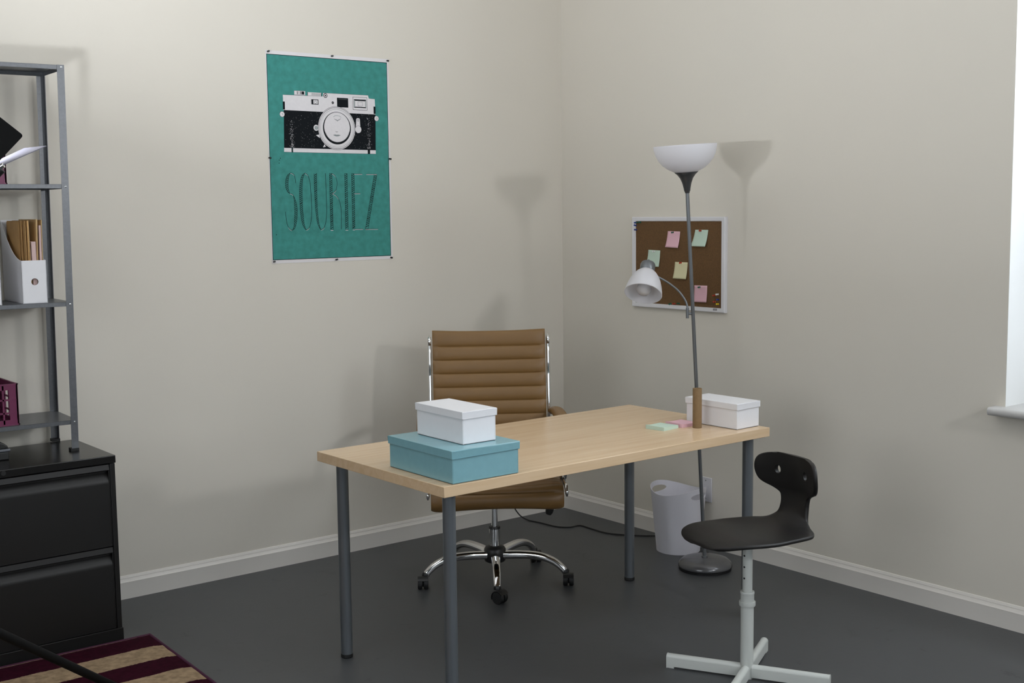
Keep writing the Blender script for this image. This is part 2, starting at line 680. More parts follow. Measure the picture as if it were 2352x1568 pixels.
for (y0, y1, z0, z1) in ((WY0, WY0 + .06, WZ0, WZ1), (WY1 - .06, WY1, WZ0, WZ1), (WY0, WY1, WZ0, WZ0 + .07), (WY0, WY1, WZ1 - .06, WZ1), (WY0, WY1, 1.88, 1.94)):
    b.box((0, y0, z0), (0.05, y1, z1))
b.build('window_frame', REVEAL, win, bevel=0.003)
for z0, z1 in ((WZ0 + .07, 1.88), (1.94, WZ1 - .06)):
    b = MB(); b.box((0.022, WY0 + .06, z0), (0.028, WY1 - .06, z1)); b.build('window_pane', GLASS, win)
win2 = bpy.data.objects.new('added_window_rear', None); COL.objects.link(win2); win2.location = (0, RY - .12, 0); struct(win2)  # unseen window, added to let in frontal fill light
b = MB()
xm = (BX0 + BX1) / 2
for (x0, x1, z0, z1) in ((BX0, BX0 + .06, BZ0, BZ1), (BX1 - .06, BX1, BZ0, BZ1), (BX0, BX1, BZ0, BZ0 + .06), (BX0, BX1, BZ1 - .06, BZ1), (xm - .03, xm + .03, BZ0, BZ1)):
    b.box((x0, -0.025, z0), (x1, 0.025, z1))
b.build('window_frame', REVEAL, win2, bevel=0.003)
for x0, x1 in ((BX0 + .06, xm - .03), (xm + .03, BX1 - .06)):
    b = MB(); b.box((x0, -0.003, BZ0 + .06), (x1, 0.003, BZ1 - .06)); b.build('window_pane', GLASS, win2)

win3 = bpy.data.objects.new('added_window_left', None); COL.objects.link(win3); win3.location = (RX - .08, 0, 0); struct(win3)  # unseen window, added to let in fill light from the left
b = MB()
for (y0, y1, z0, z1) in ((-4.45, -4.39, 0.9, 3.0), (-2.21, -2.15, 0.9, 3.0), (-4.45, -2.15, 0.9, 0.96), (-4.45, -2.15, 2.94, 3.0), (-3.33, -3.27, 0.9, 3.0)):
    b.box((-0.025, y0, z0), (0.025, y1, z1))
b.build('window_frame', REVEAL, win3, bevel=0.003)
for y0, y1 in ((-4.39, -3.33), (-3.27, -2.21)):
    b = MB(); b.box((-0.003, y0, 0.96), (0.003, y1, 2.94)); b.build('window_pane', GLASS, win3)

# ------------------------------------------------------------------ desk
desk = thing('desk', 'pale birch laminate desk with round grey steel legs in the middle of the room', 'desk', (-2.0787, -1.8578, 0), 0.46)
b = MB(); b.box((0, 0, 0.700), (1.508, 0.752, 0.734)); b.build('tabletop', WOOD, desk, bevel=0.0015)
for lx, ly in ((0.062, 0.062), (1.451, 0.057), (0.062, 0.69), (1.446, 0.69)):
    b = MB(); b.lathe([(0.0205, 0.012), (0.0205, 0.697)], 40, Matrix.Translation((lx, ly, 0)))
    leg = b.build('leg', LEGM, desk)
    b = MB(); b.lathe([(0.019, 0.0), (0.0212, 0.003), (0.0212, 0.0135), (0.0207, 0.014)], 40, Matrix.Translation((lx, ly, 0)))
    b.build('foot_cap', RUBBER, leg)
    b = MB(); b.box((lx - .045, ly - .045, 0.696), (lx + .045, ly + .045, 0.6999)); b.build('mounting_plate', BLACKP, leg, bevel=0.001)

DA = R(0.46)


def desk_pt(x, y, z=0.734):
    return (-2.0787 + x * math.cos(DA) - y * math.sin(DA), -1.8578 + x * math.sin(DA) + y * math.cos(DA), z)


# ------------------------------------------------------------------ lidded boxes
def lidded_box(label, cx, cy, z, wx, wy, h, lid_h, material, rz, group=None, over=0.004):
    t = thing('storage_box', label, 'box', (cx, cy, z), rz, group)
    b = MB()
    tk = 0.003
    b.box((-wx / 2, -wy / 2, 0.0012), (wx / 2, wy / 2, 0.004))
    b.box((-wx / 2, -wy / 2, 0.0012), (-wx / 2 + tk, wy / 2, h - 0.004)); b.box((wx / 2 - tk, -wy / 2, 0.0012), (wx / 2, wy / 2, h - 0.004))
    b.box((-wx / 2 + tk, -wy / 2, 0.0012), (wx / 2 - tk, -wy / 2 + tk, h - 0.004)); b.box((-wx / 2 + tk, wy / 2 - tk, 0.0012), (wx / 2 - tk, wy / 2, h - 0.004))
    body = b.build('body', material, t, bevel=0.0008)
    b = MB(); b.box((-wx / 2 + .002, -wy / 2 + .002, 0.0), (wx / 2 - .002, wy / 2 - .002, 0.0014)); b.build('bottom_edge', DARKGAP, body)
    o = over
    b = MB()
    b.box((-wx / 2 - o, -wy / 2 - o, h - 0.003), (wx / 2 + o, wy / 2 + o, h))
    b.box((-wx / 2 - o, -wy / 2 - o, h - lid_h), (-wx / 2 - o + tk, wy / 2 + o, h - 0.003)); b.box((wx / 2 + o - tk, -wy / 2 - o, h - lid_h), (wx / 2 + o, wy / 2 + o, h - 0.003))
    b.box((-wx / 2 - o + tk, -wy / 2 - o, h - lid_h), (wx / 2 + o - tk, -wy / 2 - o + tk, h - 0.003)); b.box((-wx / 2 - o + tk, wy / 2 + o - tk, h - lid_h), (wx / 2 + o - tk, wy / 2 + o, h - 0.003))
    bmesh.ops.remove_doubles(b.bm, verts=b.bm.verts[:], dist=1e-6)
    b.build('lid', material, t, bevel=0.0012)
    return t


lidded_box('teal lidded cardboard box at the near left corner of the desk', -1.9105, -1.673, 0.7341, 0.254, 0.350, 0.103, 0.0255, TEALB, -0.4)
lidded_box('white lidded cardboard box stacked on top of the teal box', -1.893, -1.666, 0.8372, 0.127, 0.254, 0.104, 0.0235, WHITEC, -0.6)
lidded_box('white lidded cardboard box at the far right end of the desk', -0.6435, -1.674, 0.7341, 0.125, 0.252, 0.0975, 0.0232, WHITEC, 0.8)

# cardboard tube standing on end
t = MB()
t.lathe([(0.0142, 0.0), (0.0172, 0.0), (0.0172, 0.149), (0.0166, 0.150), (0.0148, 0.150), (0.0142, 0.149), (0.0142, 0.0)], 40, None, False, False)
tag(t.build('cardboard_tube', KRAFT, matrix=Matrix.Translation((-0.776, -1.668, 0.7341))), 'brown cardboard tube standing upright on the desk', 'tube')


def note_pad(name, label, c, sx, sy, h, rz, material):
    b = MB()
    n = 8
    def P(i, j, k):
        x = (i / n - 0.5) * sx
        y = (j / n - 0.5) * sy
        u = i / n
        v = j / n
        curl = 0.004 * max(0, (0.5 - u)) ** 2 * 4 * (0.4 + 0.6 * v)
        return (x, y, (h + curl * 1.0) if k else 0.0)
    top = [[b.bm.verts.new(P(i, j, 1)) for j in range(n + 1)] for i in range(n + 1)]
    bot = [[b.bm.verts.new(P(i, j, 0)) for j in range(n + 1)] for i in range(n + 1)]
    for i in range(n):
        for j in range(n):
            b.face([top[i][j], top[i + 1][j], top[i + 1][j + 1], top[i][j + 1]])
            b.face([bot[i][j], bot[i][j + 1], bot[i + 1][j + 1], bot[i + 1][j]])
    for i in range(n):
        b.face([bot[i][0], bot[i + 1][0], top[i + 1][0], top[i][0]])
        b.face([bot[i][n], top[i][n], top[i + 1][n], bot[i + 1][n]])
        b.face([bot[0][i], top[0][i], top[0][i + 1], bot[0][i + 1]])
        b.face([bot[n][i], bot[n][i + 1], top[n][i + 1], top[n][i]])
    o = b.build(name, material, smooth=30)
    o.location = (c[0], c[1], 0.7341)
    o.rotation_euler = (0, 0, R(rz))
    return tag(o, label, 'sticky notes')


note_pad('sticky_note_pad', 'green sticky note pad lying on the desk left of the tube', (-0.883, -1.589), 0.088, 0.086, 0.0115, 7, NOTEG)
note_pad('sticky_note_pad', 'pink sticky note pad lying between the green pad and the tube', (-0.7785, -1.590), 0.090, 0.084, 0.0115, 3, NOTEP)

# ------------------------------------------------------------------ swivel office chair
HUBZ = 0.112
chair = thing('office_chair', 'tan ribbed leather swivel chair with chrome frame behind the desk', 'chair', (-1.063, -0.78, 0), -34.5)
PROF = [(-0.245, 0.370), (-0.268, 0.376), (-0.278, 0.402), (-0.268, 0.436), (-0.232, 0.455), (-0.12, 0.454), (0.0, 0.444), (0.10, 0.437),
        (0.163, 0.447), (0.203, 0.485), (0.222, 0.55), (0.234, 0.65), (0.250, 0.80), (0.268, 0.93), (0.283, 1.022), (0.290, 1.036)]
path = [(p.x, p.y) for p in smooth_path(PROF, 24)]
acc = [0.0]
for p, q in zip(path, path[1:]):
    acc.append(acc[-1] + math.hypot(q[0] - p[0], q[1] - p[1]))


def path_at(s):
    s = max(0.0, min(acc[-1], s))
    for i in range(len(acc) - 1):
        if acc[i + 1] >= s:
            k = (s - acc[i]) / max(1e-9, acc[i + 1] - acc[i])
            a, c = path[i], path[i + 1]
            p = (a[0] + (c[0] - a[0]) * k, a[1] + (c[1] - a[1]) * k)
            i0, i1 = max(0, i - 3), min(len(path) - 1, i + 4)
            tx, tz = path[i1][0] - path[i0][0], path[i1][1] - path[i0][1]
            L = math.hypot(tx, tz)
            return p, (-tz / L, tx / L)
    return path[-1], (-1, 0)


def s_of(y, z):
    return min(range(len(path)), key=lambda i: (path[i][0] - y) ** 2 + (path[i][1] - z) ** 2)


TOTAL = acc[-1]
S_JOIN = acc[s_of(0.180, 0.458)]
RIB = 0.0595
seams = [TOTAL - 0.074 - RIB * k for k in range(40)]
seams = sorted([s for s in seams if s > 0.115] + [0.082])


def half_width(s):
    f = s / TOTAL
    return 0.266 - 0.019 * max(0, min(1, (f - 0.35) / 0.3))


def cushion(name, s0, s1):
    """ribbed leather sling between two stations; seams dip, ribs puff out, edges turn over"""
    b = MB()
    st = []
    bounds = [s0] + [s for s in seams if s0 + 0.012 < s < s1 - 0.012] + [s1]
    for a, c in zip(bounds, bounds[1:]):
        k = 14
        for i in range(k):
            st.append((a + (c - a) * i / k, i / k))
    st.append((s1, 1.0))
    M = 26
    front, back = [], []
    for s, u in st:
        (y, z), (ny, nz) = path_at(s)
        puff = 0.0085 * (max(0.0, math.sin(PI * u)) ** 0.55)
        hw = half_width(s)
        end = min(1.0, min(s - s0, s1 - s) / 0.012)
        rf, rb = [], []
        for j in range(M + 1):
            v = -1 + 2 * j / M
            x = hw * math.sin(v * PI / 2 * 0.98) / math.sin(PI / 2 * 0.98)
            e = max(0.0, 1 - (abs(x) / hw) ** 14)
            sag = -0.012 * (1 - (x / hw) ** 2)
            th = (0.010 + puff) * (0.25 + 0.75 * e) * (0.35 + 0.65 * end)
            tb = (0.008 + puff * 0.8) * (0.25 + 0.75 * e) * (0.35 + 0.65 * end)
            rf.append(b.bm.verts.new((x, y + ny * (th + sag), z + nz * (th + sag))))
            rb.append(b.bm.verts.new((x, y - ny * (tb - sag), z - nz * (tb - sag))))
        front.append(rf)
        back.append(rb)
    n = len(st)
    for i in range(n - 1):
        for j in range(M):
            b.face([front[i][j], front[i][j + 1], front[i + 1][j + 1], front[i + 1][j]])
            b.face([back[i][j], back[i + 1][j], back[i + 1][j + 1], back[i][j + 1]])
        b.face([front[i][0], front[i + 1][0], back[i + 1][0], back[i][0]])
        b.face([front[i][M], back[i][M], back[i + 1][M], front[i + 1][M]])
    for j in range(M):
        b.face([front[0][j], back[0][j], back[0][j + 1], front[0][j + 1]])
        b.face([front[n - 1][j], front[n - 1][j + 1], back[n - 1][j + 1], back[n - 1][j]])
    return b.build(name, LEATHER, chair, smooth=60)


cushion('seat', 0.0, S_JOIN)
cushion('backrest', S_JOIN, TOTAL)
# chrome side rails following the sling
for sx in (-1, 1):
    b = MB()
    pts, sc = [], []
    sa, sb = acc[s_of(-0.277, 0.415)], TOTAL - 0.022
    n = 60
    for i in range(n + 1):
        s = sa + (sb - sa) * i / n
        (y, z), (ny, nz) = path_at(s)
        pts.append((sx * (half_width(s) + 0.012), y - ny * 0.004, z - nz * 0.004))
        g = 1.0
        if n - i < 10:
            g = 1.0 + 0.45 * math.sin(PI * (n - i) / 10) * (n - i > 0)
        sc.append((g * (0.35 if i in (0, n) else 1.0), (0.35 if i in (0, n) else 1.0)))
    sec = [(0.0145 * math.copysign(abs(math.cos(2 * PI * k / 20)) ** 0.8, math.cos(2 * PI * k / 20)), 0.0085 * math.copysign(abs(math.sin(2 * PI * k / 20)) ** 0.8, math.sin(2 * PI * k / 20))) for k in range(20)]
    b.sweep(pts, sec, up=Vector((1, 0, 0)), scale=sc)
    rail = b.build('side_rail', CHROME, chair, smooth=180)
    (y, z), (ny, nz) = path_at(TOTAL - 0.050)
    b = MB()
    b.lathe([(0.0, -0.006), (0.021, -0.006), (0.0235, -0.003), (0.0235, 0.003), (0.021, 0.006), (0.010, 0.0075), (0.0, 0.0075)], 32,
            Matrix.Translation((sx * (half_width(TOTAL) + 0.0125), y, z)) @ Matrix.Rotation(sx * PI / 2, 4, 'Y'))
    b.build('pivot_cap', CHROME, rail, smooth=40)
    # arm loop with leather sleeve
    arm = [(sx * 0.268, 0.236, 0.668), (sx * 0.280, 0.218, 0.684), (sx * 0.287, 0.15, 0.690), (sx * 0.290, 0.0, 0.684), (sx * 0.290, -0.10, 0.672), (sx * 0.288, -0.150, 0.640),
           (sx * 0.286, -0.172, 0.58), (sx * 0.282, -0.165, 0.50), (sx * 0.276, -0.14, 0.455), (sx * 0.268, -0.10, 0.440)]
    ap = smooth_path(arm, 10)
    b = MB()
    b.sweep(ap, [(0.014 * math.cos(2 * PI * k / 14), 0.0055 * math.sin(2 * PI * k / 14)) for k in range(14)], up=Vector((1, 0, 0)).cross(Vector((0, 1, 0))))
    ar = b.build('armrest', CHROME, chair, smooth=180)
    b = MB()
    pp = ap[7:46]
    sc = [min(1.0, 0.72 + 0.10 * min(i, len(pp) - 1 - i)) for i in range(len(pp))]
    b.sweep(pp, [(0.030 * math.cos(2 * PI * k / 20), 0.017 * math.sin(2 * PI * k / 20)) for k in range(20)], scale=sc)
    b.build('arm_pad', LEATHER, ar, smooth=180)
for y0, z0 in ((-0.03, 0.405), (0.10, 0.400)):
    b = MB(); b.box((-0.258, y0, z0), (0.258, y0 + 0.03, z0 + 0.012)); b.build('cross_bar', CHROME, chair, bevel=0.003)
b = MB(); b.box((-0.085, -0.09, 0.362), (0.085, 0.11, 0.402)); b.lathe([(0.032, 0.322), (0.036, 0.33), (0.036, 0.365)], 32)
b.build('tilt_mechanism', BLACKP, chair, bevel=0.004)
b = MB()
b.tube(smooth_path([(0.05, -0.02, 0.372), (0.13, -0.055, 0.368), (0.19, -0.085, 0.352), (0.215, -0.097, 0.335)], 6), 0.006)
b.lathe([(0.0, -0.022), (0.012, -0.02), (0.0165, -0.008), (0.0165, 0.012), (0.013, 0.022), (0.0, 0.024)], 24, Matrix.Translation((0.225, -0.10, 0.320)) @ Euler((R(10), R(15), 0)).to_matrix().to_4x4())
b.build('lever', BLACKP, chair, smooth=50)
b = MB(); b.lathe([(0.0135, 0.20), (0.0135, 0.330)], 32); b.build('gas_lift', CHROME, chair)
b = MB(); b.lathe([(0.0235, 0.12), (0.0235, 0.222)], 36)
cs = b.build('column_sleeve', CHROME, chair)
b = MB(); b.lathe([(0.0145, 0.2215), (0.0245, 0.2215), (0.0245, 0.229), (0.0225, 0.232), (0.0145, 0.232)], 36, None, False, False); b.build('collar', BLACKP, cs)
b = MB(); b.lathe([(0.030, 0.076), (0.043, 0.083), (0.046, 0.092), (0.046, 0.134), (0.040, 0.143), (0.026, 0.150)], 40); b.build('hub', BLACKP, chair)
for k in range(5):
    a = R(-126 + 34.5 + 72 * k)
    M = Matrix.Rotation(a, 4, 'Z')
    b = MB()
    lp = smooth_path([(0.036, 0, 0.110), (0.11, 0, 0.1155), (0.18, 0, 0.1155), (0.228, 0, 0.107), (0.268, 0, 0.089), (0.296, 0, 0.066), (0.305, 0, 0.052)], 8)
    n = len(lp)
    sc = [(1.0 - 0.34 * i / n, 1.0 - 0.28 * i / n) for i in range(n)]
    sec = [(0.0205 * math.copysign(abs(math.cos(t)) ** 0.7, math.cos(t)), 0.0175 * math.copysign(abs(math.sin(t)) ** 0.8, math.sin(t))) for t in [2 * PI * i / 20 for i in range(20)]]
    b.sweep([M @ p for p in lp], sec, scale=sc)
    leg = b.build('leg', CHROME, chair, smooth=180)
    ca = [R(140), R(84), R(95), R(80), R(90)][k]
    CM = M @ Matrix.Translation((0.318, 0, 0)) @ Matrix.Rotation(ca - a, 4, 'Z')
    b = MB()
    # hood: half shell over two wheels
    hood = [(-0.004, 0.050), (0.012, 0.054), (0.024, 0.048), (0.0285, 0.036), (0.0285, 0.024), (0.020, 0.020)]
    whl = []
    for sxx in (-1, 1):
        b = MB()
        whl.append(b)
        b.lathe([(0.0235, 0.003), (0.0255, 0.006), (0.0255, 0.019), (0.0235, 0.022)], 28, CM @ Matrix.Translation((-0.012, 0, 0.0257)) @ Matrix.Rotation(sxx * PI / 2, 4, 'X'))
    caster = MB()
    caster.lathe([(0.0, 0.068), (0.013, 0.066), (0.0155, 0.060), (0.0155, 0.052)], 24, M @ Matrix.Translation((0.306, 0, 0)))
    arc = [(-0.012 + 0.029 * math.cos(t), 0.0257 + 0.029 * math.sin(t)) for t in [R(-20 + 10 * i) for i in range(18)]]
    inner = [(-0.012 + 0.026 * math.cos(t), 0.0257 + 0.026 * math.sin(t)) for t in [R(150 - 10 * i) for i in range(18)]]
    poly = arc + inner
    A = [caster.bm.verts.new(CM @ Vector((p[0], -0.022, p[1]))) for p in poly]
    B = [caster.bm.verts.new(CM @ Vector((p[0], 0.022, p[1]))) for p in poly]
    nn = len(poly)
    for i in range(nn):
        j = (i + 1) % nn
        caster.face([A[i], A[j], B[j], B[i]])
    for i in range(17):
        caster.face([A[i], A[i + 1], A[nn - 2 - i], A[nn - 1 - i]]); caster.face([B[i], B[nn - 1 - i], B[nn - 2 - i], B[i + 1]])
    caster.box((-0.02, -0.003, 0.012), (0.004, 0.003, 0.054), CM)
    cst = caster.build('caster', BLACKP, chair, smooth=40)
    for b in whl:
        b.build('wheel', RUBBER, cst, smooth=40)

# ------------------------------------------------------------------ charcoal stool-chair
ST_RZ = -101.0
stool = thing('swivel_stool', 'charcoal plastic swivel chair on a white four-star base at the desk corner', 'chair', (-1.1015, -2.1997, 0), ST_RZ)
ROWS = [  # y, z, half width, edge forward wrap, edge drop
    (-0.176, 0.470, 0.030, 0.000, 0.001), (-0.1755, 0.471, 0.062, 0.000, 0.002), (-0.172, 0.476, 0.092, 0.000, 0.003), (-0.160, 0.483, 0.120, 0.000, 0.004), (-0.135, 0.490, 0.146, 0.0, 0.005),
    (-0.095, 0.494, 0.165, 0.0, 0.006), (-0.045, 0.492, 0.176, 0.0, 0.005), (0.010, 0.487, 0.179, 0.0, 0.001), (0.060, 0.483, 0.175, -0.002, -0.004),
    (0.105, 0.482, 0.167, -0.010, -0.004), (0.140, 0.486, 0.156, -0.022, 0.002), (0.166, 0.494, 0.134, -0.024, 0.010), (0.186, 0.506, 0.104, -0.014, 0.012),
    (0.207, 0.522, 0.076, -0.004, 0.006), (0.220, 0.545, 0.068, 0.003, 0.0), (0.226, 0.572, 0.068, 0.007, 0.0), (0.227, 0.590, 0.076, 0.010, 0.0),
    (0.226, 0.604, 0.104, 0.020, 0.0), (0.224, 0.614, 0.130, 0.031, 0.0), (0.222, 0.627, 0.147, 0.040, 0.0), (0.220, 0.648, 0.157, 0.045, 0.0), (0.218, 0.672, 0.159, 0.0465, 0.0), (0.217, 0.694, 0.154, 0.0435, 0.0), (0.217, 0.710, 0.142, 0.037, 0.001), (0.217, 0.719, 0.122, 0.0275, 0.001), (0.217, 0.7235, 0.096, 0.017, 0.0005), (0.217, 0.725, 0.072, 0.0095, 0.0)]
NR = 6
P4 = []
for i in range(len(ROWS) - 1):
    r0, r1, r2, r3 = ROWS[max(i - 1, 0)], ROWS[i], ROWS[i + 1], ROWS[min(i + 2, len(ROWS) - 1)]
    for k in range(NR):
        t = k / NR
        P4.append([0.5 * (2 * q1 + (q2 - q0) * t + (2 * q0 - 5 * q1 + 4 * q2 - q3) * t * t + (3 * q1 - q0 - 3 * q2 + q3) * t ** 3) for q0, q1, q2, q3 in zip(r0, r1, r2, r3)])
P4.append(list(ROWS[-1]))
b = MB()
MC = 24
g = []
for (y, z, hw, wrap, drop) in P4:
    row = []
    for j in range(MC + 1):
        v = -1 + 2 * j / MC
        x = hw * v
        row.append(b.bm.verts.new((x, y - wrap * v * v, z - drop * v ** 4)))
    g.append(row)
for i in range(len(g) - 1):
    for j in range(MC):
        b.face([g[i][j], g[i][j + 1], g[i + 1][j + 1], g[i + 1][j]])
shell = b.build('seat_shell', STOOLM, stool, smooth=180, solid=0.0145, offset=0.0)
md = shell.modifiers.new('subdivision', 'SUBSURF'); md.levels = 1; md.render_levels = 1
cutters = []
for sx in (-1, 1):
    c = MB()
    ring = []
    for yy in (0.0, 0.4):
        ring.append([c.bm.verts.new((sx * 0.0695 + 0.0120 * math.cos(2 * PI * k / 24), yy, 0.668 + 0.0150 * math.sin(2 * PI * k / 24))) for k in range(24)])
    for k in range(24):
        j = (k + 1) % 24
        c.face([ring[0][k], ring[0][j], ring[1][j], ring[1][k]])
    c.face(list(reversed(ring[0]))); c.face(ring[1])
    cutters.append(c.build('cutter', STOOLM, stool, smooth=None))
cut(shell, cutters)
shell.data.shade_smooth()
shell.data.set_sharp_from_angle(angle=R(50))
shell.location = Matrix.Rotation(-R(ST_RZ), 4, 'Z') @ Vector((0.0010, 0.0235, 0))
b = MB()
b.lathe([(0.0165, 0.26), (0.0165, 0.470)], 36)
b.box((-0.08, -0.07, 0.464), (0.08, 0.07, 0.4735))
post = b.build('post', STOOLW, stool)
for z in (0.342, 0.380, 0.418):
    b = MB()
    d = Vector((math.cos(R(-178 - ST_RZ)), math.sin(R(-178 - ST_RZ)), 0))
    b.cyl(d * 0.0155 + Vector((0, 0, z)), d * 0.01685 + Vector((0, 0, z)), 0.0034, seg=16)
    b.build('adjustment_hole', RUBBER, post)
b = MB(); b.lathe([(0.0215, 0.0), (0.0215, 0.262)], 40); sleeve = b.build('column', STOOLW, stool)
b = MB()
b.lathe([(0.0170, 0.296), (0.0225, 0.296), (0.0235, 0.293), (0.0235, 0.288), (0.0225, 0.286), (0.0225, 0.262), (0.0268, 0.262), (0.0272, 0.259), (0.0272, 0.250), (0.0262, 0.247), (0.0217, 0.247)], 40, None, False, False)
b.build('clamp_collar', STOOLW, sleeve, smooth=30)
for k in range(4):
    a = R(28 + 90 * k - ST_RZ)
    M = Matrix.Rotation(a, 4, 'Z')
    sec = [(-0.0135, 0.006), (0.0135, 0.006), (0.0135, 0.036)] + [(0.0135 * math.cos(R(t)), 0.036 + 0.0115 * math.sin(R(t))) for t in range(15, 180, 15)] + [(-0.0135, 0.036)]
    b = MB()
    b.extrude(sec, 'x', 0, 1)
    for v in b.bm.verts:
        x, y, z = v.co
        v.co = M @ Vector((0.018 + x * 0.252, y, z))
    leg = b.build('leg', STOOLW, stool, smooth=40)
    b = MB()
    b.extrude([(y * 1.03, z if z > 0.01 else 0.0) for y, z in sec], 'x', 0, 1)
    for v in b.bm.verts:
        x, y, z = v.co
        v.co = M @ Vector((0.2700 + x * 0.0035, y, z * 1.01))
    b.box((0.247, -0.0125, 0.0), (0.2702, 0.0125, 0.0062), M)
    b.build('foot_cap', STOOLW, leg, smooth=40)

# ------------------------------------------------------------------ torchiere floor lamp with reading arm
LB = Vector((-0.2745, -1.2490, 0))
LT = Vector((-0.4226, -1.2642, 1.8130))
ax = (LT - LB).normalized()
lamp = thing('floor_lamp', 'leaning grey torchiere floor lamp with white bowl and reading arm', 'lamp', LB)
b = MB(); b.lathe([(0.104, 0.0), (0.113, 0.001), (0.114, 0.009), (0.110, 0.011)], 64); b.build('base_ring', RUBBER, lamp)
b = MB(); b.lathe([(0.111, 0.010), (0.1165, 0.014), (0.1165, 0.020), (0.112, 0.031), (0.100, 0.042), (0.086, 0.047), (0.06, 0.0505), (0.02, 0.053), (0.0, 0.053)], 64); b.build('base', LAMPB, lamp, smooth=60)
AM = ax.to_track_quat('Z', 'Y').to_matrix().to_4x4()
LEN = (LT - LB).length
b = MB(); b.lathe([(0.0078, 0.045), (0.0078, LEN - 0.19)], 24, AM); b.lathe([(0.0125, 0.048), (0.0125, 0.058), (0.0085, 0.060)], 24, AM); pole = b.build('pole', LAMPG, lamp)
cz = LEN - 0.190
b = MB(); b.lathe([(0.0095, cz - 0.006), (0.0105, cz), (0.0125, cz + 0.002), (0.0145, cz + 0.015), (0.019, cz + 0.035), (0.027, cz + 0.055), (0.038, cz + 0.070), (0.0485, cz + 0.079), (0.0485, cz + 0.081), (0.045, cz + 0.080), (0.02, cz + 0.07), (0.0, cz + 0.07)], 48, AM, True, False)
b.build('shade_holder', LAMPD, lamp, smooth=50)
sz = LEN
prof = [(0.0, -0.112), (0.030, -0.112), (0.050, -0.108), (0.075, -0.096), (0.096, -0.080), (0.112, -0.060), (0.1225, -0.038), (0.1285, -0.016), (0.1305, 0.0)]
b = MB(); b.lathe([(r, sz + z) for r, z in prof] + [(0.1285, sz + 0.0003)] + [(max(0.0, r - 0.0024), sz + z + 0.0022) for r, z in reversed(prof[:-1])], 72, AM, False, False)
b.build('bowl_shade', SHADE, lamp, smooth=60)
b = MB(); b.lathe([(0.0, sz - 0.107), (0.014, sz - 0.105), (0.016, sz - 0.075), (0.026, sz - 0.05), (0.026, sz - 0.035), (0.015, sz - 0.022), (0.0, sz - 0.02)], 24, AM); b.build('bulb', BULB, lamp, smooth=60)
# reading arm: everything in world metres relative to the lamp base
vR, vU, vF = rx, ux, fx


def on_pole(z):
    return (ax * (z / ax.z))


pb = on_pole(1.106)
b = MB()
b.cyl(pb + vU * 0.010, pb - vR * 0.024 + vU * 0.010, 0.0055, seg=16)
k0 = pb - vR * 0.024
b.cyl(k0 - Vector((0, 0, 0.010)), k0 + Vector((0, 0, 0.034)), 0.0065, seg=20)
arm_pts = [k0 + vU * 0.03, k0 + vU * 0.048 - vR * 0.002, k0 + vU * 0.072 - vR * 0.013, k0 + vU * 0.105 - vR * 0.038, k0 + vU * 0.136 - vR * 0.076, k0 + vU * 0.160 - vR * 0.118 - vF * 0.005, k0 + vU * 0.176 - vR * 0.152 - vF * 0.01]
b.tube(smooth_path(arm_pts, 8), 0.0045)
arm = b.build('reading_arm', LAMPG, lamp, smooth=40)
sd = (-vR * 0.19 - vU * 0.86 - vF * 0.47).normalized()
s0 = k0 + vU * 0.222 - vR * 0.165 - vF * 0.01
SM = Matrix.Translation(s0) @ sd.to_track_quat('Z', 'Y').to_matrix().to_4x4()
b = MB(); b.lathe([(0.0, 0.0), (0.020, 0.0), (0.0285, 0.004), (0.0315, 0.012), (0.0315, 0.045), (0.030, 0.047)], 40, SM)
b.build('socket_cap', LAMPG, lamp, smooth=40)
b = MB(); b.cyl(s0 - sd * 0.014, s0 + sd * 0.001, 0.0035, seg=14); b.build('switch', RUBBER, lamp)
pr = [(0.024, 0.040), (0.032, 0.044), (0.044, 0.056), (0.055, 0.072), (0.064, 0.092), (0.071, 0.114), (0.0765, 0.139), (0.0785, 0.153)]
b = MB(); b.lathe(pr + [(0.0765, 0.1535)] + [(r - 0.0024, z + 0.001) for r, z in reversed(pr)], 64, SM, False, False)
b.build('reading_shade', SHADE, lamp, smooth=60)
b = MB(); b.lathe([(0.013, 0.045), (0.014, 0.080), (0.024, 0.104), (0.0305, 0.124), (0.0295, 0.139), (0.021, 0.152), (0.009, 0.158), (0.0, 0.159)], 40, SM); b.build('reading_bulb', BULB, lamp, smooth=60)
b = MB(); b.tube(smooth_path([(0.075, 0.055, 0.036), (0.092, 0.068, 0.040), (0.108, 0.082, 0.022), (0.125, 0.105, 0.005), (0.15, 0.16, 0.004), (0.235, 0.22, 0.004)], 8), 0.0028); b.build('cord', RUBBER, lamp, smooth=60)

# ------------------------------------------------------------------ wastebasket
bin_c = Vector((-0.1425, -0.961, 0))
b = MB()
HA = R(-84)
NT, NZ = 96, 16
g = []
for i in range(NZ + 1):
    u = i / NZ
    row = []
    for k in range(NT):
        th = 2 * PI * k / NT
        c2 = math.cos(2 * (th - HA))
        top = 0.288 + 0.015 * c2
        rr = 0.099 + 0.027 * u + 0.004 * u * u * c2
        row.append(b.bm.verts.new((rr * math.cos(th), rr * math.sin(th), u * top)))
    g.append(row)
for i in range(NZ):
    for k in range(NT):
        j = (k + 1) % NT
        b.face([g[i][k], g[i][j], g[i + 1][j], g[i + 1][k]])
b.face(list(reversed(g[0])))
bino = b.build('wastebasket', BINM, smooth=50, solid=0.003, offset=-1.0)
bino.location = bin_c
tag(bino, 'white plastic wastebasket with two cut-out handles by the right wall', 'wastebasket')
c = MB()
hd = Vector((math.cos(HA), math.sin(HA), 0))
hs = Vector((-hd.y, hd.x, 0))
rings = []
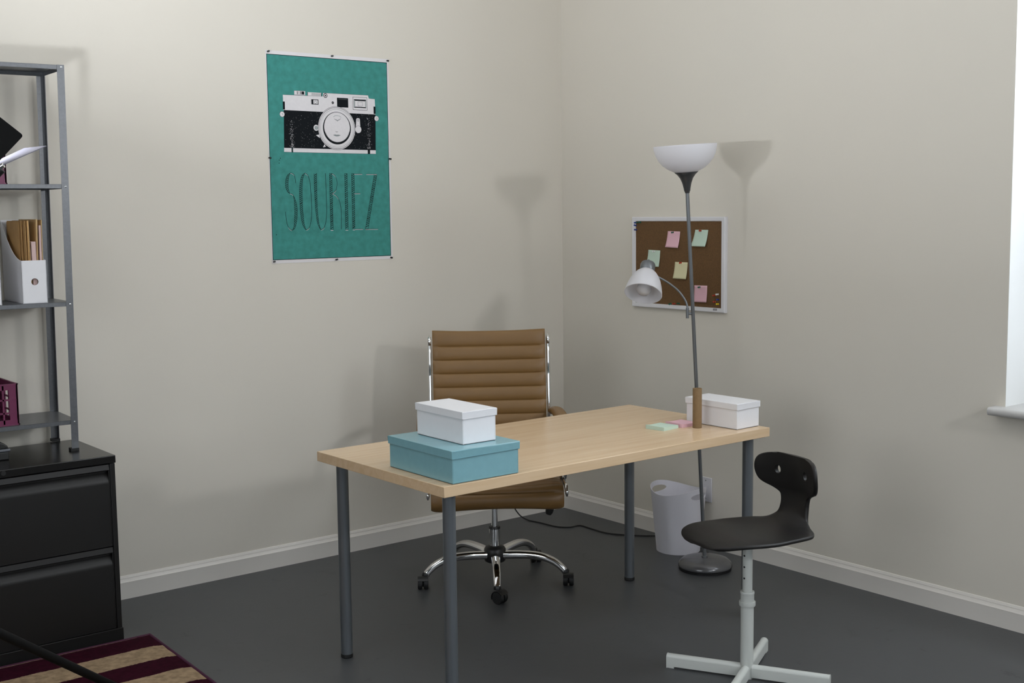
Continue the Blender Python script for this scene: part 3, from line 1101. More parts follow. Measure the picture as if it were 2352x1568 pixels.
for t in (-0.25, 0.25):
    rings.append([c.bm.verts.new(hd * t + hs * (0.053 * math.copysign(abs(math.cos(q)) ** 0.8, math.cos(q))) + Vector((0, 0, 0.2665 + 0.0145 * math.sin(q)))) for q in [2 * PI * k / 32 for k in range(32)]])
for k in range(32):
    j = (k + 1) % 32
    c.face([rings[0][k], rings[0][j], rings[1][j], rings[1][k]])
c.face(list(reversed(rings[0]))); c.face(rings[1])
cc = c.build('cutter', BINM, smooth=None); cc.location = bin_c
cut(bino, [cc])
bino.data.shade_smooth(); bino.data.set_sharp_from_angle(angle=R(40))

# ------------------------------------------------------------------ wall plate and cord
plate = thing('wall_plate', 'white wall socket plate on the right wall behind the wastebasket', 'socket', (0, -1.003, 0.267))
b = MB(); b.box((-0.006, -0.0355, -0.057), (-0.0005, 0.0355, 0.057)); b.build('cover', PLATE, plate, bevel=0.002)
for z in (0.042, -0.042):
    b = MB(); b.cyl((-0.0055, 0, z), (-0.0068, 0, z), 0.003, seg=16); b.build('screw', mat('screw_metal', (0.2, 0.2, 0.2), 0.35, 0.9), plate)
b = MB()
cp = [(-0.385, -0.016, 0.20), (-0.375, -0.022, 0.10), (-0.35, -0.05, 0.03), (-0.331, -0.097, 0.005), (-0.318, -0.18, 0.004), (-0.305, -0.295, 0.004), (-0.262, -0.345, 0.004), (-0.205, -0.355, 0.004), (-0.205, -0.44, 0.004),
      (-0.203, -0.545, 0.004), (-0.165, -0.620, 0.004), (-0.11, -0.690, 0.004), (-0.055, -0.745, 0.004), (-0.030, -0.80, 0.004), (-0.022, -0.88, 0.006), (-0.018, -0.925, 0.03), (-0.014, -0.94, 0.08)]
b.tube(smooth_path(cp, 8), 0.0033, seg=10)
tag(b.build('power_cord', RUBBER, smooth=60), 'black power cord snaking along the floor by the back corner', 'cord')

# ------------------------------------------------------------------ push pins
def pin_mesh():
    b = MB()
    b.lathe([(0.0, 0.0), (0.0046, 0.0), (0.0048, 0.0012), (0.0044, 0.0022), (0.0026, 0.0042), (0.0024, 0.0085), (0.0032, 0.0108), (0.0046, 0.0118), (0.0049, 0.0135), (0.0040, 0.0148), (0.0, 0.0150)], 20, Matrix.Scale(0.88, 4))
    return b


PINS = {}


def push_pin(label, group, loc, direction, material):
    if material.name not in PINS:
        o = pin_mesh().build('push_pin', material, smooth=45)
        PINS[material.name] = o
    else:
        o = PINS[material.name].copy()
        COL.objects.link(o)
    q = (Vector(direction) + Vector((random.uniform(-.12, .12), random.uniform(-.12, .12), random.uniform(-.16, .16)))).normalized().to_track_quat('Z', 'Y')
    o.rotation_mode = 'QUATERNION'
    o.rotation_quaternion = q
    o.location = loc
    return tag(o, label, 'push pin', group)


# ------------------------------------------------------------------ poster (flat print: every ink a thin layer of one sheet)
PX, PZ = -1.6528, 1.3413


class Sheet(MB):
    def __init__(self):
        super().__init__()

    def poly(self, pts, mi, layer):
        vs = [self.bm.verts.new((u / 1000.0, -0.0012 - 0.00012 * layer, v / 1000.0)) for u, v in pts]
        f = self.bm.faces.new(vs)
        f.material_index = mi
        return f

    def ring(self, c, r0, r1, mi, layer, n=72, a0=0.0, a1=360.0):
        k = max(3, int(n * (a1 - a0) / 360))
        for i in range(k):
            t0, t1 = R(a0 + (a1 - a0) * i / k), R(a0 + (a1 - a0) * (i + 1) / k)
            q = [(c[0] + r1 * math.cos(t0), c[1] + r1 * math.sin(t0)), (c[0] + r1 * math.cos(t1), c[1] + r1 * math.sin(t1))]
            if r0 > 0:
                q += [(c[0] + r0 * math.cos(t1), c[1] + r0 * math.sin(t1)), (c[0] + r0 * math.cos(t0), c[1] + r0 * math.sin(t0))]
            else:
                q += [c]
            self.poly(q, mi, layer)

    def line(self, pts, wd, mi, layer, dx=0.0, dy=0.0):
        """ribbon of width wd along pts, mitred at the bends"""
        P = [Vector((u + dx, v + dy)) for u, v in pts]
        n = len(P)
        L, Rr = [], []
        for i in range(n):
            t = (P[min(i + 1, n - 1)] - P[max(i - 1, 0)]).normalized()
            nn = Vector((-t.y, t.x)) * wd / 2
            L.append(P[i] + nn)
            Rr.append(P[i] - nn)
        for i in range(n - 1):
            self.poly([tuple(L[i]), tuple(L[i + 1]), tuple(Rr[i + 1]), tuple(Rr[i])], mi, layer)

    def rect(self, u0, v0, u1, v1, mi, layer):
        self.poly([(u0, v0), (u1, v0), (u1, v1), (u0, v1)], mi, layer)


sh = Sheet()
sh.mi = 0
sh.box((-0.004, -0.0011, -0.003), (0.6135, -0.0004, 0.9035))
T, K, W, G, H = 1, 2, 3, 4, 5
sh.rect(-0.5, 11.5, 605.5, 888.3, K, 1)
sh.rect(2.0, 14.0, 603.0, 885.8, T, 2)
# camera: leather body, top and bottom plates
sh.poly([(74.4, 655.0), (538.6, 653.0), (535.4, 493.4), (70.6, 494.4)], K, 3)
sh.poly([(72.1, 719.9), (267.4, 721.9), (270.0, 736.7), (500.9, 736.7), (505.5, 723.0), (536.1, 721.9), (538.6, 653.0), (72.4, 655.0)], W, 4)
sh.poly([(70.6, 494.4), (535.4, 493.4), (534.9, 475.0), (70.0, 475.5)], W, 4)
sh.line([(72, 494.4), (536, 493.0)], 1.4, K, 5)
sh.line([(70.0, 476.0), (110, 475.5), (535, 475.5)], 1.1, K, 5)
sh.rect(106, 476, 113.5, 494, H, 5); sh.rect(492.5, 476, 505, 494, K, 5)
sh.line([(72.1, 719.9), (267.4, 721.9), (270.0, 736.7), (500.9, 736.7), (505.5, 723.0), (536.1, 721.9)], 0.9, K, 5)
# dials, screws, viewfinders
sh.poly([(127, 740), (181, 740.5), (181, 722.5), (127, 721.5)], W, 4)
for u0, u1 in ((141, 144), (150, 152), (158, 162), (164, 176)):
    sh.rect(u0, 725, u1, 738, K, 5)
sh.line([(127, 740), (181, 740.5), (181, 722.5), (127, 721.5), (127, 740)], 1.0, K, 5)
sh.poly([(190.6, 736.4), (262.8, 736.5), (262.5, 721), (190.0, 721)], W, 4)
sh.rect(190.5, 721, 193.5, 736, K, 5); sh.rect(259.5, 721, 262.5, 736, K, 5)
for i in range(13):
    sh.rect(213 + i * 3.6, 723, 214.1 + i * 3.6, 734.5, H, 5)
sh.ring((281.1, 725.5), 0, 10, K, 6); sh.ring((281.1, 725.5), 0, 7, W, 7); sh.ring((281.1, 725.5), 0, 3.6, K, 8)
sh.rect(210, 684.6, 245.3, 706.6, K, 6); sh.rect(213, 687.4, 242, 703.6, W, 7); sh.rect(213, 687.4, 220, 703.6, K, 8); sh.ring((230, 694), 5.0, 6.2, K, 8)
sh.ring((317.5, 696), 0, 5.8, K, 6); sh.ring((317.5, 696), 0, 1.6, W, 7)
sh.rect(339.3, 677.6, 396.4, 719, K, 6)
for i in range(12):
    sh.rect(347 + i * 3.8, 712.5, 348.6 + i * 3.8, 714, G, 7)
sh.rect(419.8, 669.2, 495.6, 726.6, K, 6); sh.rect(421.4, 670.8, 494.2, 725.2, W, 7)
sh.rect(425, 679, 491, 715, K, 8); sh.rect(432, 683.5, 485, 709.5, W, 9); sh.line([(426, 715), (490, 715)], 2.2, K, 9)
sh.poly([(425, 679), (432, 683.5), (432, 709.5), (425, 715)], G, 9); sh.poly([(491, 679), (485, 683.5), (485, 709.5), (491, 715)], G, 9)
sh.rect(446, 687, 470, 706, K, 10); sh.rect(447, 688, 469, 705, W, 11)
sh.rect(70.6, 657, 80.2, 691, K, 6); sh.rect(528.6, 655, 539.2, 688.2, K, 6)
for c, sgn in (((66.0, 636.7), 1), ((543.5, 635.0), -1)):
    sh.ring(c, 0, 12.4, K, 3); sh.ring(c, 0, 11.2, W, 4); sh.ring(c, 2.5, 3.6, K, 5, a0=-90, a1=120)
# speckled leather
rnd = random.Random(3)


def speck(u, v, s, layer=5):
    a = rnd.uniform(0, PI)
    sh.poly([(u + s * math.cos(a + q), v + s * math.sin(a + q) * 0.7) for q in (0, 1.7, 3.3, 4.9)], W, layer)


for _ in range(330):
    speck(rnd.uniform(78, 530), rnd.uniform(497, 650), rnd.uniform(0.4, 1.1))
for _ in range(95):
    speck(rnd.gauss(110, 4.5), 497 + 115 * rnd.random() ** 1.4, rnd.uniform(0.7, 1.9)); speck(rnd.gauss(500, 5), 498 + 140 * rnd.random() ** 1.4, rnd.uniform(0.7, 1.7))
# lens and face
LC = (334.4, 585.0)
sh.ring((229.8, 583.7), 0, 14.5, K, 6); sh.ring((230.5, 584), 0, 13, W, 7); sh.ring((231, 584), 0, 9, G, 8)
sh.poly([(228, 552), (246, 556), (247, 540)], W, 6); sh.poly([(262, 500), (276, 503), (270, 514)], W, 6)
sh.poly([(434.5, 628), (438, 634), (453, 634), (456, 629), (457.5, 590), (431, 590)], K, 6); sh.poly([(435.8, 628), (439, 632.7), (452, 632.7), (454.8, 628), (456.4, 590), (432.4, 590)], W, 7)
sh.ring((445.3, 624), 3.5, 5, K, 8); sh.ring((445.5, 583.0), 0, 17, K, 7); sh.ring((445.5, 583.0), 0, 15.8, W, 8)
sh.ring(LC, 0, 95.5, K, 9); sh.ring(LC, 0, 94.2, W, 10)
sh.ring(LC, 89.4, 91.0, K, 11); sh.ring(LC, 83.0, 83.8, H, 11)
LI = (335.4, 585.3)
sh.ring(LI, 0, 71.2, K, 11); sh.ring((335.8, 589.0), 0, 65.5, W, 12)
sh.ring((335.8, 588.5), 63.6, 64.6, K, 13, a0=200, a1=345)
sh.line([(318, 634), (326, 639.5), (337, 641), (349, 639), (358, 633)], 2.2, G, 13)
sh.line([(322, 626.5), (330, 621), (338, 619), (347, 621.5), (355, 628)], 1.3, K, 13); sh.poly([(327, 626), (338, 615), (350, 625), (338, 621)], G, 13)
sh.line([(327, 570.5), (332, 568.5), (339, 569.5)], 1.6, H, 13)
sh.poly([(315, 555), (326, 558), (333, 556.6), (340, 558), (352, 554.5), (340, 549.5), (328, 549)], G, 13); sh.line([(315, 555), (333, 553.2), (352, 554.5)], 1.2, K, 14)
# stray flecks on the paper
for _ in range(60):
    s = rnd.uniform(0.3, 0.9)
    u, v = rnd.uniform(6, 600), rnd.uniform(16, 880)
    sh.poly([(u - s, v), (u, v - s), (u + s, v), (u, v + s)], K if rnd.random() < 0.7 else G, 3)
for u, v in ((45, 441), (51, 449), (44.5, 428), (21, 121)):
    sh.ring((u, v), 0, 2.0, K, 3, n=12)
# lettering
LETTERS = [
 dict(o1=[(96.5, 386.1), (83.5, 377.9), (75.0, 361.7), (71.3, 339.2), (73.5, 319.9), (80.3, 305.3), (91.7, 297.9)], i1=[(96.5, 386.1), (90.0, 374.7), (85.7, 355.4), (84.1, 332.8), (85.0, 316.6), (88.9, 302.1), (91.7, 297.9)], o2=[(107.9, 290.7), (118.1, 268.0), (124.4, 238.7), (124.6, 212.6), (120.5, 176.9), (110.3, 147.7), (95.3, 138.2)], i2=[(107.9, 290.7), (111.4, 264.8), (112.6, 235.5), (111.3, 199.8), (107.9, 164.0), (102.8, 144.6), (95.3, 138.2)], t1=[(96.5, 386.1), (109.2, 382.9), (117.9, 370.1), (121.4, 342.6)], t2=[(91.7, 297.9), (100.7, 295.3), (107.9, 290.7)], t3=[(95.3, 138.2), (81.1, 149.9), (71.1, 177.6), (67.8, 219.8)]),
 dict(o1=[(168.2, 386.6), (153.0, 375.2), (144.0, 349.1), (138.9, 306.9), (139.3, 241.8), (143.7, 186.3), (154.7, 150.1), (167.3, 138.4)], i1=[(168.2, 386.6), (160.3, 372.0), (154.6, 345.9), (152.2, 306.9), (151.7, 248.2), (154.9, 189.4), (160.3, 153.3), (167.3, 138.4)], t1=[(168.2, 386.6), (182.6, 375.4), (192.1, 346.1), (195.0, 300.3), (197.6, 231.5), (193.1, 185.6), (182.6, 149.6), (167.3, 138.4)]),
 dict(o1=[(213.5, 386.0), (213.5, 293.7), (216.8, 221.4), (222.7, 172.0), (235.0, 143.7), (241.6, 137.6)], i1=[(225.9, 386.1), (224.8, 293.7), (225.4, 221.4), (230.2, 171.8), (236.9, 145.3), (241.6, 137.6)], t1=[(241.6, 137.6), (255.9, 146.6), (266.3, 174.6), (271.6, 220.9), (272.0, 293.6), (270.4, 386.5)]),
 dict(o1=[(290.9, 386.0), (289.9, 137.6)], i1=[(303.4, 386.1), (302.5, 137.4)], t1=[(303.4, 386.1), (318.4, 376.3), (327.4, 356.5), (327.8, 333.3), (320.2, 310.1), (302.6, 297.5)], t2=[(302.6, 297.5), (323.3, 286.8), (338.0, 263.5), (345.4, 226.8), (344.6, 137.5)]),
 dict(o1=[(368.8, 386.0), (366.3, 136.8)], i1=[(381.6, 386.1), (379.9, 136.5)]),
 dict(o1=[(404.6, 385.9), (403.4, 137.1)], i1=[(417.8, 386.0), (415.2, 136.8)], t1=[(417.8, 384.7), (460.7, 385.0)], t2=[(416.0, 297.6), (447.5, 298.2)], t3=[(415.2, 137.8), (458.7, 137.7)]),
 dict(o1=[(524.3, 384.5), (470.2, 137.4)], i1=[(539.2, 384.6), (484.6, 137.2)], t1=[(482.4, 384.2), (539.2, 384.6)], t2=[(470.2, 136.8), (537.6, 136.1)]),
]


def crv(pts):
    if len(pts) < 3:
        return [(pts[0][0] + (pts[1][0] - pts[0][0]) * i / 20, pts[0][1] + (pts[1][1] - pts[0][1]) * i / 20) for i in range(21)]
    return [(p.x, p.y) for p in smooth_path(pts, 6)]


def even(pts, n):
    d = [0.0]
    for p, q in zip(pts, pts[1:]):
        d.append(d[-1] + math.hypot(q[0] - p[0], q[1] - p[1]))
    out = []
    k = 0
    for i in range(n + 1):
        s = d[-1] * i / n
        while k < len(d) - 2 and d[k + 1] < s:
            k += 1
        f = (s - d[k]) / max(1e-9, d[k + 1] - d[k])
        out.append((pts[k][0] + (pts[k + 1][0] - pts[k][0]) * f, pts[k][1] + (pts[k + 1][1] - pts[k][1]) * f))
    return out


for L in LETTERS:
    for a in ('1', '2'):
        if 'o' + a not in L:
            continue
        n = 120
        oo, ii = even(crv(L['o' + a]), n), even(crv(L['i' + a]), n)
        sh.line(oo[::4], 1.9, H, 4); sh.line(ii[::4], 1.9, H, 4)
        ln = sum(math.hypot(p[0] - q[0], p[1] - q[1]) for p, q in zip(oo, oo[1:]))
        step = n * 9.0 / ln
        off = int(round(n * 8.0 / ln))
        x = 0.0
        while x + off + step * 0.5 < n:
            i0 = int(x); i1 = min(n, int(x + step * 0.5))
            if i1 > i0:
                sh.poly([ii[i0], ii[i1], oo[min(n, i1 + off)], oo[min(n, i0 + off)]], H, 3)
            x += step
        if len(L['o' + a]) == 2:
            for e in (0, n):
                sh.line([oo[e], ii[e]], 1.9, H, 4)
            sh.line([oo[n], ii[n]], 2.2, W, 4, dy=-3.0)
    for a in ('t1', 't2', 't3'):
        if a in L:
            p = crv(L[a])
            sh.line(p, 2.1, H, 5)
            if len(L[a]) == 2:
                sh.line(p, 1.8, W, 4, dy=-2.0)
            else:
                # thin pale offset under the parts of the stroke that run sideways
                seg = []
                for q0, q1 in zip(p, p[1:]):
                    if abs(q1[0] - q0[0]) > 0.55 * abs(q1[1] - q0[1]):
                        seg.append((q0, q1))
                for q0, q1 in seg:
                    sh.line([q0, q1], 1.5, W, 4, dy=-1.8)
poster = sh.build('poster', [PAPER, PTEAL, PBLACK, PWHITE, PGREY, TINK], smooth=None)
poster.location = (PX, 0, PZ)
tag(poster, 'teal poster of a camera above the word SOURIEZ pinned to the left wall', 'poster')
for (u, v), nm in zip([(7.3, 897.8), (318.7, 898.6), (608.0, 896.7), (-1.0, 450.1), (608.9, 455.1), (4.1, 4.9), (313.3, 3.1), (604.4, 3.5)],
                      ['top left corner', 'top edge middle', 'top right corner', 'left edge middle', 'right edge middle', 'bottom left corner', 'bottom edge middle', 'bottom right corner']):
    push_pin('black push pin at the %s of the poster' % nm, 'black push pins around the poster', (PX + u / 1000, -0.0013 if 0 < u < 610 and 0 < v < 903 else -0.0002, PZ + v / 1000), (0, -1, 0), PINB)

# ------------------------------------------------------------------ cork board with notes and pins
BY0, BY1, BZ_0, BZ_1 = -1.1215, -0.5300, 1.0880, 1.5155
board = thing('cork_board', 'white framed cork notice board with notes on the right wall', 'notice board', (0, (BY0 + BY1) / 2, (BZ_0 + BZ_1) / 2))
hw, hh = (BY1 - BY0) / 2, (BZ_1 - BZ_0) / 2
b = MB(); b.box((-0.0125, -hw + .01, -hh + .01), (-0.001, hw - .01, hh - .01)); b.build('cork_panel', CORK, board)
fp = [(-0.0005, 0.0), (-0.016, 0.0), (-0.0185, 0.003), (-0.0185, 0.014), (-0.0165, 0.019), (-0.0105, 0.0205), (-0.0005, 0.0205)]
b = MB()
ringsf = []
for (yy, zz, iy, iz) in ((-hw, -hh, 1, 1), (hw, -hh, -1, 1), (hw, hh, -1, -1), (-hw, hh, 1, -1)):
    ringsf.append([b.bm.verts.new((d, yy + iy * q * 1.15, zz + iz * q)) for d, q in fp])
for i in range(4):
    A, B = ringsf[i], ringsf[(i + 1) % 4]
    for k in range(len(fp)):
        j = (k + 1) % len(fp)
        b.face([A[k], A[j], B[j], B[k]])
frame = b.build('frame', BOARDF, board, smooth=30)
b = MB()
b.box((-0.0189, -0.2516, -0.2050), (-0.0184, -0.2278, -0.1965))
b.mi = 1
for k in range(4):
    y = -0.231 - k * 0.005
    b.box((-0.0191, y - 0.0032, -0.2028), (-0.01885, y - 0.0026, -0.1985)); b.box((-0.0191, y - 0.0012, -0.2028), (-0.01885, y - 0.0006, -0.1985))
    b.box((-0.0191, y - 0.0032, -0.2028 if k % 2 else -0.1991), (-0.01885, y - 0.0006, -0.2022 if k % 2 else -0.1985))
b.build('maker_label', [LABELG, BOARDF], frame, smooth=None)


def pinned_note(label, corners, curl, material):
    """corners (along the wall from the room corner, height): top left, top right, bottom right, bottom left"""
    b = MB()
    n = 10
    tl, tr, br, bl = [Vector(q) for q in corners]
    g = []
    for i in range(n + 1):
        v = i / n
        row = []
        for j in range(n + 1):
            u = j / n
            p = (tl * (1 - u) + tr * u) * (1 - v) + (bl * (1 - u) + br * u) * v
            d = 0.0136 + curl * v ** 2.2 + 0.0015 * math.sin(PI * u) * v
            row.append(b.bm.verts.new((-d, -p.x, p.y)))
        g.append(row)
    for i in range(n):
        for j in range(n):
            b.face([g[i][j], g[i][j + 1], g[i + 1][j + 1], g[i + 1][j]])
    o = b.build('sticky_note', material, smooth=60, solid=0.0004)
    return tag(o, label, 'sticky note', 'sticky notes on the cork board')


pinned_note('pink sticky note held by a green pin at the top of the cork board', [(0.7663, 1.4500), (0.8445, 1.4485), (0.8375, 1.3735), (0.7560, 1.3760)], 0.008, NOTEP)
pinned_note('green sticky note held by a red pin at the top right of the cork board', [(0.9390, 1.4570), (1.0180, 1.4570), (1.0090, 1.3820), (0.9220, 1.3830)], 0.012, NOTEG)
pinned_note('green sticky note held by a white pin behind the lamp reading shade', [(0.6385, 1.3610), (0.7165, 1.3590), (0.7120, 1.2825), (0.6290, 1.2834)], 0.006, NOTEG)
pinned_note('yellow sticky note held by a red pin in the middle of the cork board', [(0.8125, 1.3080), (0.8925, 1.3078), (0.8885, 1.2310), (0.8055, 1.2320)], 0.008, NOTEY)
pinned_note('pink sticky note held by a green pin at the bottom right of the cork board', [(0.9345, 1.2045), (1.0136, 1.2060), (1.0120, 1.1305), (0.9345, 1.1290)], 0.005, NOTEP)
GP = 'push pins stuck in the cork board'
for (d, z), mt, lb in [((0.8010, 1.4445), PING, 'green push pin through the top pink note'), ((0.9740, 1.4530), PINR, 'red push pin through the upper right green note'),
                       ((0.6790, 1.3540), PINW, 'white push pin through the left green note'), ((0.8515, 1.3055), PINR, 'red push pin through the yellow note'),
                       ((0.9690, 1.1980), PING, 'green push pin through the lower pink note'),
                       ((0.5560, 1.4895), PINU, 'topmost of the three blue push pins at the cork board upper left'), ((0.5715, 1.4903), PING, 'inner green push pin beside the topmost blue pin'),
                       ((0.5850, 1.4903), PING, 'outer green push pin farther right along the cork board top edge'), ((0.5540, 1.4752), PINU, 'middle one of the three blue push pins at the cork board upper left'),
                       ((0.5563, 1.4550), PINU, 'lowest of the three blue push pins at the cork board upper left'), ((0.7860, 1.1130), PING, 'left green push pin of the row at the cork board bottom'),
                       ((0.8112, 1.1140), PINR, 'red push pin between two green ones at the cork board bottom'), ((0.8394, 1.1165), PING, 'right green push pin of the row at the cork board bottom'),
                       ((1.0590, 1.1640), PINR, 'upper red push pin in the lower right cluster'), ((1.0788, 1.1697), PINW, 'white push pin topping the lower right cluster'),
                       ((1.0805, 1.1466), PINU, 'blue push pin in the lower right cluster'), ((1.0617, 1.1348), PINR, 'lower red push pin in the lower right cluster'),
                       ((1.0797, 1.1262), PINY, 'yellow push pin lowest in the lower right cluster')]:
    push_pin(lb, GP, (-0.0130, -d, z), (-1, 0, 0), mt)

# ------------------------------------------------------------------ lateral file cabinet
CX0, CX1, CY0, CY1, CH = -3.47, -2.5610, -0.4694, -0.05, 0.690
cab = thing('file_cabinet', 'black steel two-drawer file cabinet against the left wall', 'file cabinet', (CX0, CY0, 0))
cw, cd = CX1 - CX0, CY1 - CY0
b = MB()
b.box((0, 0.012, 0.0), (0.019, cd, CH - 0.03)); b.box((cw - 0.019, 0.012, 0.0), (cw, cd, CH - 0.03))
b.box((0.019, cd - 0.01, 0.0), (cw - 0.019, cd, CH - 0.03)); b.box((0.019, 0.03, 0.03), (cw - 0.019, cd - 0.01, 0.045))
b.box((0, 0.0, 0.0), (0.019, 0.012, CH - 0.03)); b.box((cw - 0.019, 0.0, 0.0), (cw, 0.012, CH - 0.03))
b.build('case', CABM, cab, bevel=0.0015)
b = MB(); b.box((0.019, -0.004, 0.0), (cw - 0.012, 0.012, 0.045)); b.box((cw - 0.012, -0.004, 0.0), (cw + 0.003, 0.05, 0.045)); b.build('plinth', CABM, cab, bevel=0.0015)
b = MB(); b.box((-0.003, -0.003, CH - 0.0285), (cw + 0.003, cd, CH)); b.build('top', CABTOP, cab, bevel=0.0025)
lk = MB(); lk.cyl((cw - 0.391, -0.002, CH - 0.0115), (cw - 0.391, -0.0042, CH - 0.0115), 0.0082, seg=24); lk.cyl((cw - 0.391, -0.0042, CH - 0.0115), (cw - 0.391, -0.0055, CH - 0.0115), 0.0045, seg=20)
lk.build('lock', RUBBER, cab, smooth=40)


def drawer(z0, z1):
    h = z1 - z0
    prof = [(0.004, 0.0), (0.004, h - 0.072), (0.0045, h - 0.064), (0.0075, h - 0.054), (0.014, h - 0.044), (0.022, h - 0.034), (0.027, h - 0.026), (0.027, h - 0.0235), (0.003, h - 0.0215), (0.001, h - 0.019), (0.0045, h), (0.018, h), (0.018, 0.0)]
    prof = [(0.002 + 0, 0.0) if False else p for p in prof]
    b = MB()
    prof2 = [(y if y < 0.0175 else y, z) for y, z in prof[:-2]] + [(0.034, h), (0.034, 0.0)]
    b.extrude([(y, z0 + z) for y, z in prof2], 'x', 0.021, cw - 0.021)
    d = b.build('drawer', CABM, cab, smooth=40)
    for x0 in (0.0195, cw - 0.0235):
        b = MB(); b.box((x0, 0.003, z0 + 0.003), (x0 + 0.004, 0.034, z1)); b.build('end_plate', CABM, d, bevel=0.0008)


drawer(0.3545, 0.6570)
drawer(0.0465, 0.3505)

# ------------------------------------------------------------------ galvanised shelf unit on the cabinet
SX0, SX1, SY0, SY1 = -3.245, -2.628, -0.296, -0.026
ZB, ZT = 0.6905, 2.0953
LEAN = 0.0105
SA = R(-2.6)
shelf = thing('shelf_unit', 'galvanised steel shelf unit standing on the black file cabinet', 'shelf',
              (SX1 - (SX1 * math.cos(SA) - SY0 * math.sin(SA)), SY0 - (SX1 * math.sin(SA) + SY0 * math.cos(SA)), ZB), -2.6)


def lean(x, z):
    return x + LEAN * (z - 0.69) - 0.001


for sx, sy in ((1, 1), (1, -1), (-1, 1), (-1, -1)):
    xx = SX1 if sx > 0 else SX0
    yy = SY0 if sy > 0 else SY1
    w_, t_ = 0.0255, 0.0016
    sec = [(0, 0), (w_, 0), (w_, t_), (t_, t_), (t_, w_), (0, w_)]
    b = MB()
    A, B = [], []
    for (p, q) in sec:
        A.append(b.bm.verts.new((lean(xx, ZB + 0.008) - sx * p, yy + sy * q, 0.008)))
        B.append(b.bm.verts.new((lean(xx, ZT) - sx * p, yy + sy * q, ZT - ZB)))
    for i in range(6):
        j = (i + 1) % 6
        b.face([A[i], A[j], B[j], B[i]])
    b.face(A); b.face(B)
    post = b.build('post', STEEL, shelf, smooth=None)
    b = MB(); x0 = lean(xx, ZB)
    b.box((min(x0, x0 - sx * 0.028) - (0.001), min(yy, yy + sy * 0.028) - 0.001, 0.0), (max(x0, x0 - sx * 0.028) + 0.001, max(yy, yy + sy * 0.028) + 0.001, 0.010))
    b.build('foot_cap', RUBBER, post)
    for z in (2.0875, 1.661, 1.2345, 0.799):
        b = MB()
        xc = lean(xx, z) - sx * 0.0115
        b.lathe([(0.0036, 0.0), (0.0032, 0.0014), (0.0, 0.0022)], 14, Matrix.Translation((xc, yy - sy * 0.0002, z - ZB)) @ Matrix.Rotation(sy * PI / 2, 4, 'X'))
        b.build('bolt', CHROME, post, smooth=50)
for z1 in (2.0945, 1.6700, 1.2425, 0.8060):
    fh = 0.0155
    x0, x1 = lean(SX0, z1) + 0.002, lean(SX1, z1) - 0.002
    b = MB()
    z = z1 - ZB
    b.box((x0, SY0 + 0.002, z - 0.001), (x1, SY1 - 0.002, z))
    b.box((x0, SY0 + 0.002, z - fh), (x1, SY0 + 0.003, z)); b.box((x0, SY1 - 0.003, z - fh), (x1, SY1 - 0.002, z))
    b.box((x0, SY0 + 0.002, z - fh), (x0 + 0.001, SY1 - 0.002, z)); b.box((x1 - 0.001, SY0 + 0.002, z - fh), (x1, SY1 - 0.002, z))
    b.box((x0, SY0 + 0.002, z - fh), (x1, SY0 + 0.012, z - fh + 0.001)); b.box((x0, SY1 - 0.012, z - fh), (x1, SY1 - 0.002, z - fh + 0.001))
    b.build('shelf_board', STEEL, shelf, smooth=None)


# ------------------------------------------------------------------ plastic lattice crates
def crate(label, x1, y0, z, lx, ly, h):
    """x1,y0: front right bottom corner"""
    t = MB()
    e = 0.005
    def panel(P):
        # P(u, v0, v1, d0, d1): boxes in panel space
        pass
    def side_x(yf, s):
        for zz in (0.0, 0.28, 0.60, 0.86):
            t.box((-lx, yf, zz * h), (0, yf + s * e, zz * h + (0.020 if zz in (0.0, 0.86) else 0.006)))
        n = 6
        for i in range(n + 1):
            xx = -lx + (lx - 0.005) * i / n
            t.box((xx, yf, 0), (xx + 0.006, yf + s * e, h))
        t.box((-lx, yf + s * 0.001, 0), (-lx + 0.030, yf + s * 0.003, h)); t.box((-0.030, yf + s * 0.001, 0), (0, yf + s * 0.003, h))
    def side_y(xf, s):
        for zz in (0.0, 0.28, 0.60, 0.86):
            t.box((xf, 0, zz * h), (xf + s * e, ly, zz * h + (0.020 if zz in (0.0, 0.86) else 0.006)))
        n = 4
        for i in range(n + 1):
            yy = (ly - 0.006) * i / n
            t.box((xf, yy, 0), (xf + s * e, yy + 0.006, h))
        t.box((xf + s * 0.001, 0, 0), (xf + s * 0.003, 0.034, h)); t.box((xf + s * 0.001, ly - 0.034, 0), (xf + s * 0.003, ly, h))
    side_x(0, 1); side_x(ly, -1); side_y(0, -1); side_y(-lx, 1)
    t.box((-lx - 0.002, -0.002, h - 0.004), (0.002, 0.004, h + 0.001)); t.box((-lx - 0.002, ly - 0.004, h - 0.004), (0.002, ly + 0.002, h + 0.001))
    t.box((-0.004, -0.002, h - 0.004), (0.002, ly + 0.002, h + 0.001)); t.box((-lx - 0.002, -0.002, h - 0.004), (-lx + 0.004, ly + 0.002, h + 0.001))
    t.box((-lx - 0.002, -0.002, 0.0), (0.002, 0.002, 0.005)); t.box((-0.002, -0.002, 0.0), (0.002, ly, 0.005))
    for i in range(9):
        xx = -lx + (lx - 0.008) * i / 8
        t.box((xx, 0, 0), (xx + 0.008, ly, 0.004))
    for i in range(5):
        yy = (ly - 0.008) * i / 4
        t.box((-lx, yy, 0.0005), (0, yy + 0.008, 0.0042))
    o = t.build('plastic_crate', CRATE, smooth=None)
    o.location = (x1, y0, z)
    return tag(o, label, 'crate', 'plastic crates on the shelf unit')


crate('purple plastic lattice crate on the lowest shelf above the cabinet', -2.828, -0.262, 0.8064, 0.30, 0.20, 0.150)
crate('purple plastic lattice crate on the upper shelf behind the black lamp flap', -2.818, -0.235, 1.6704, 0.30, 0.19, 0.150)

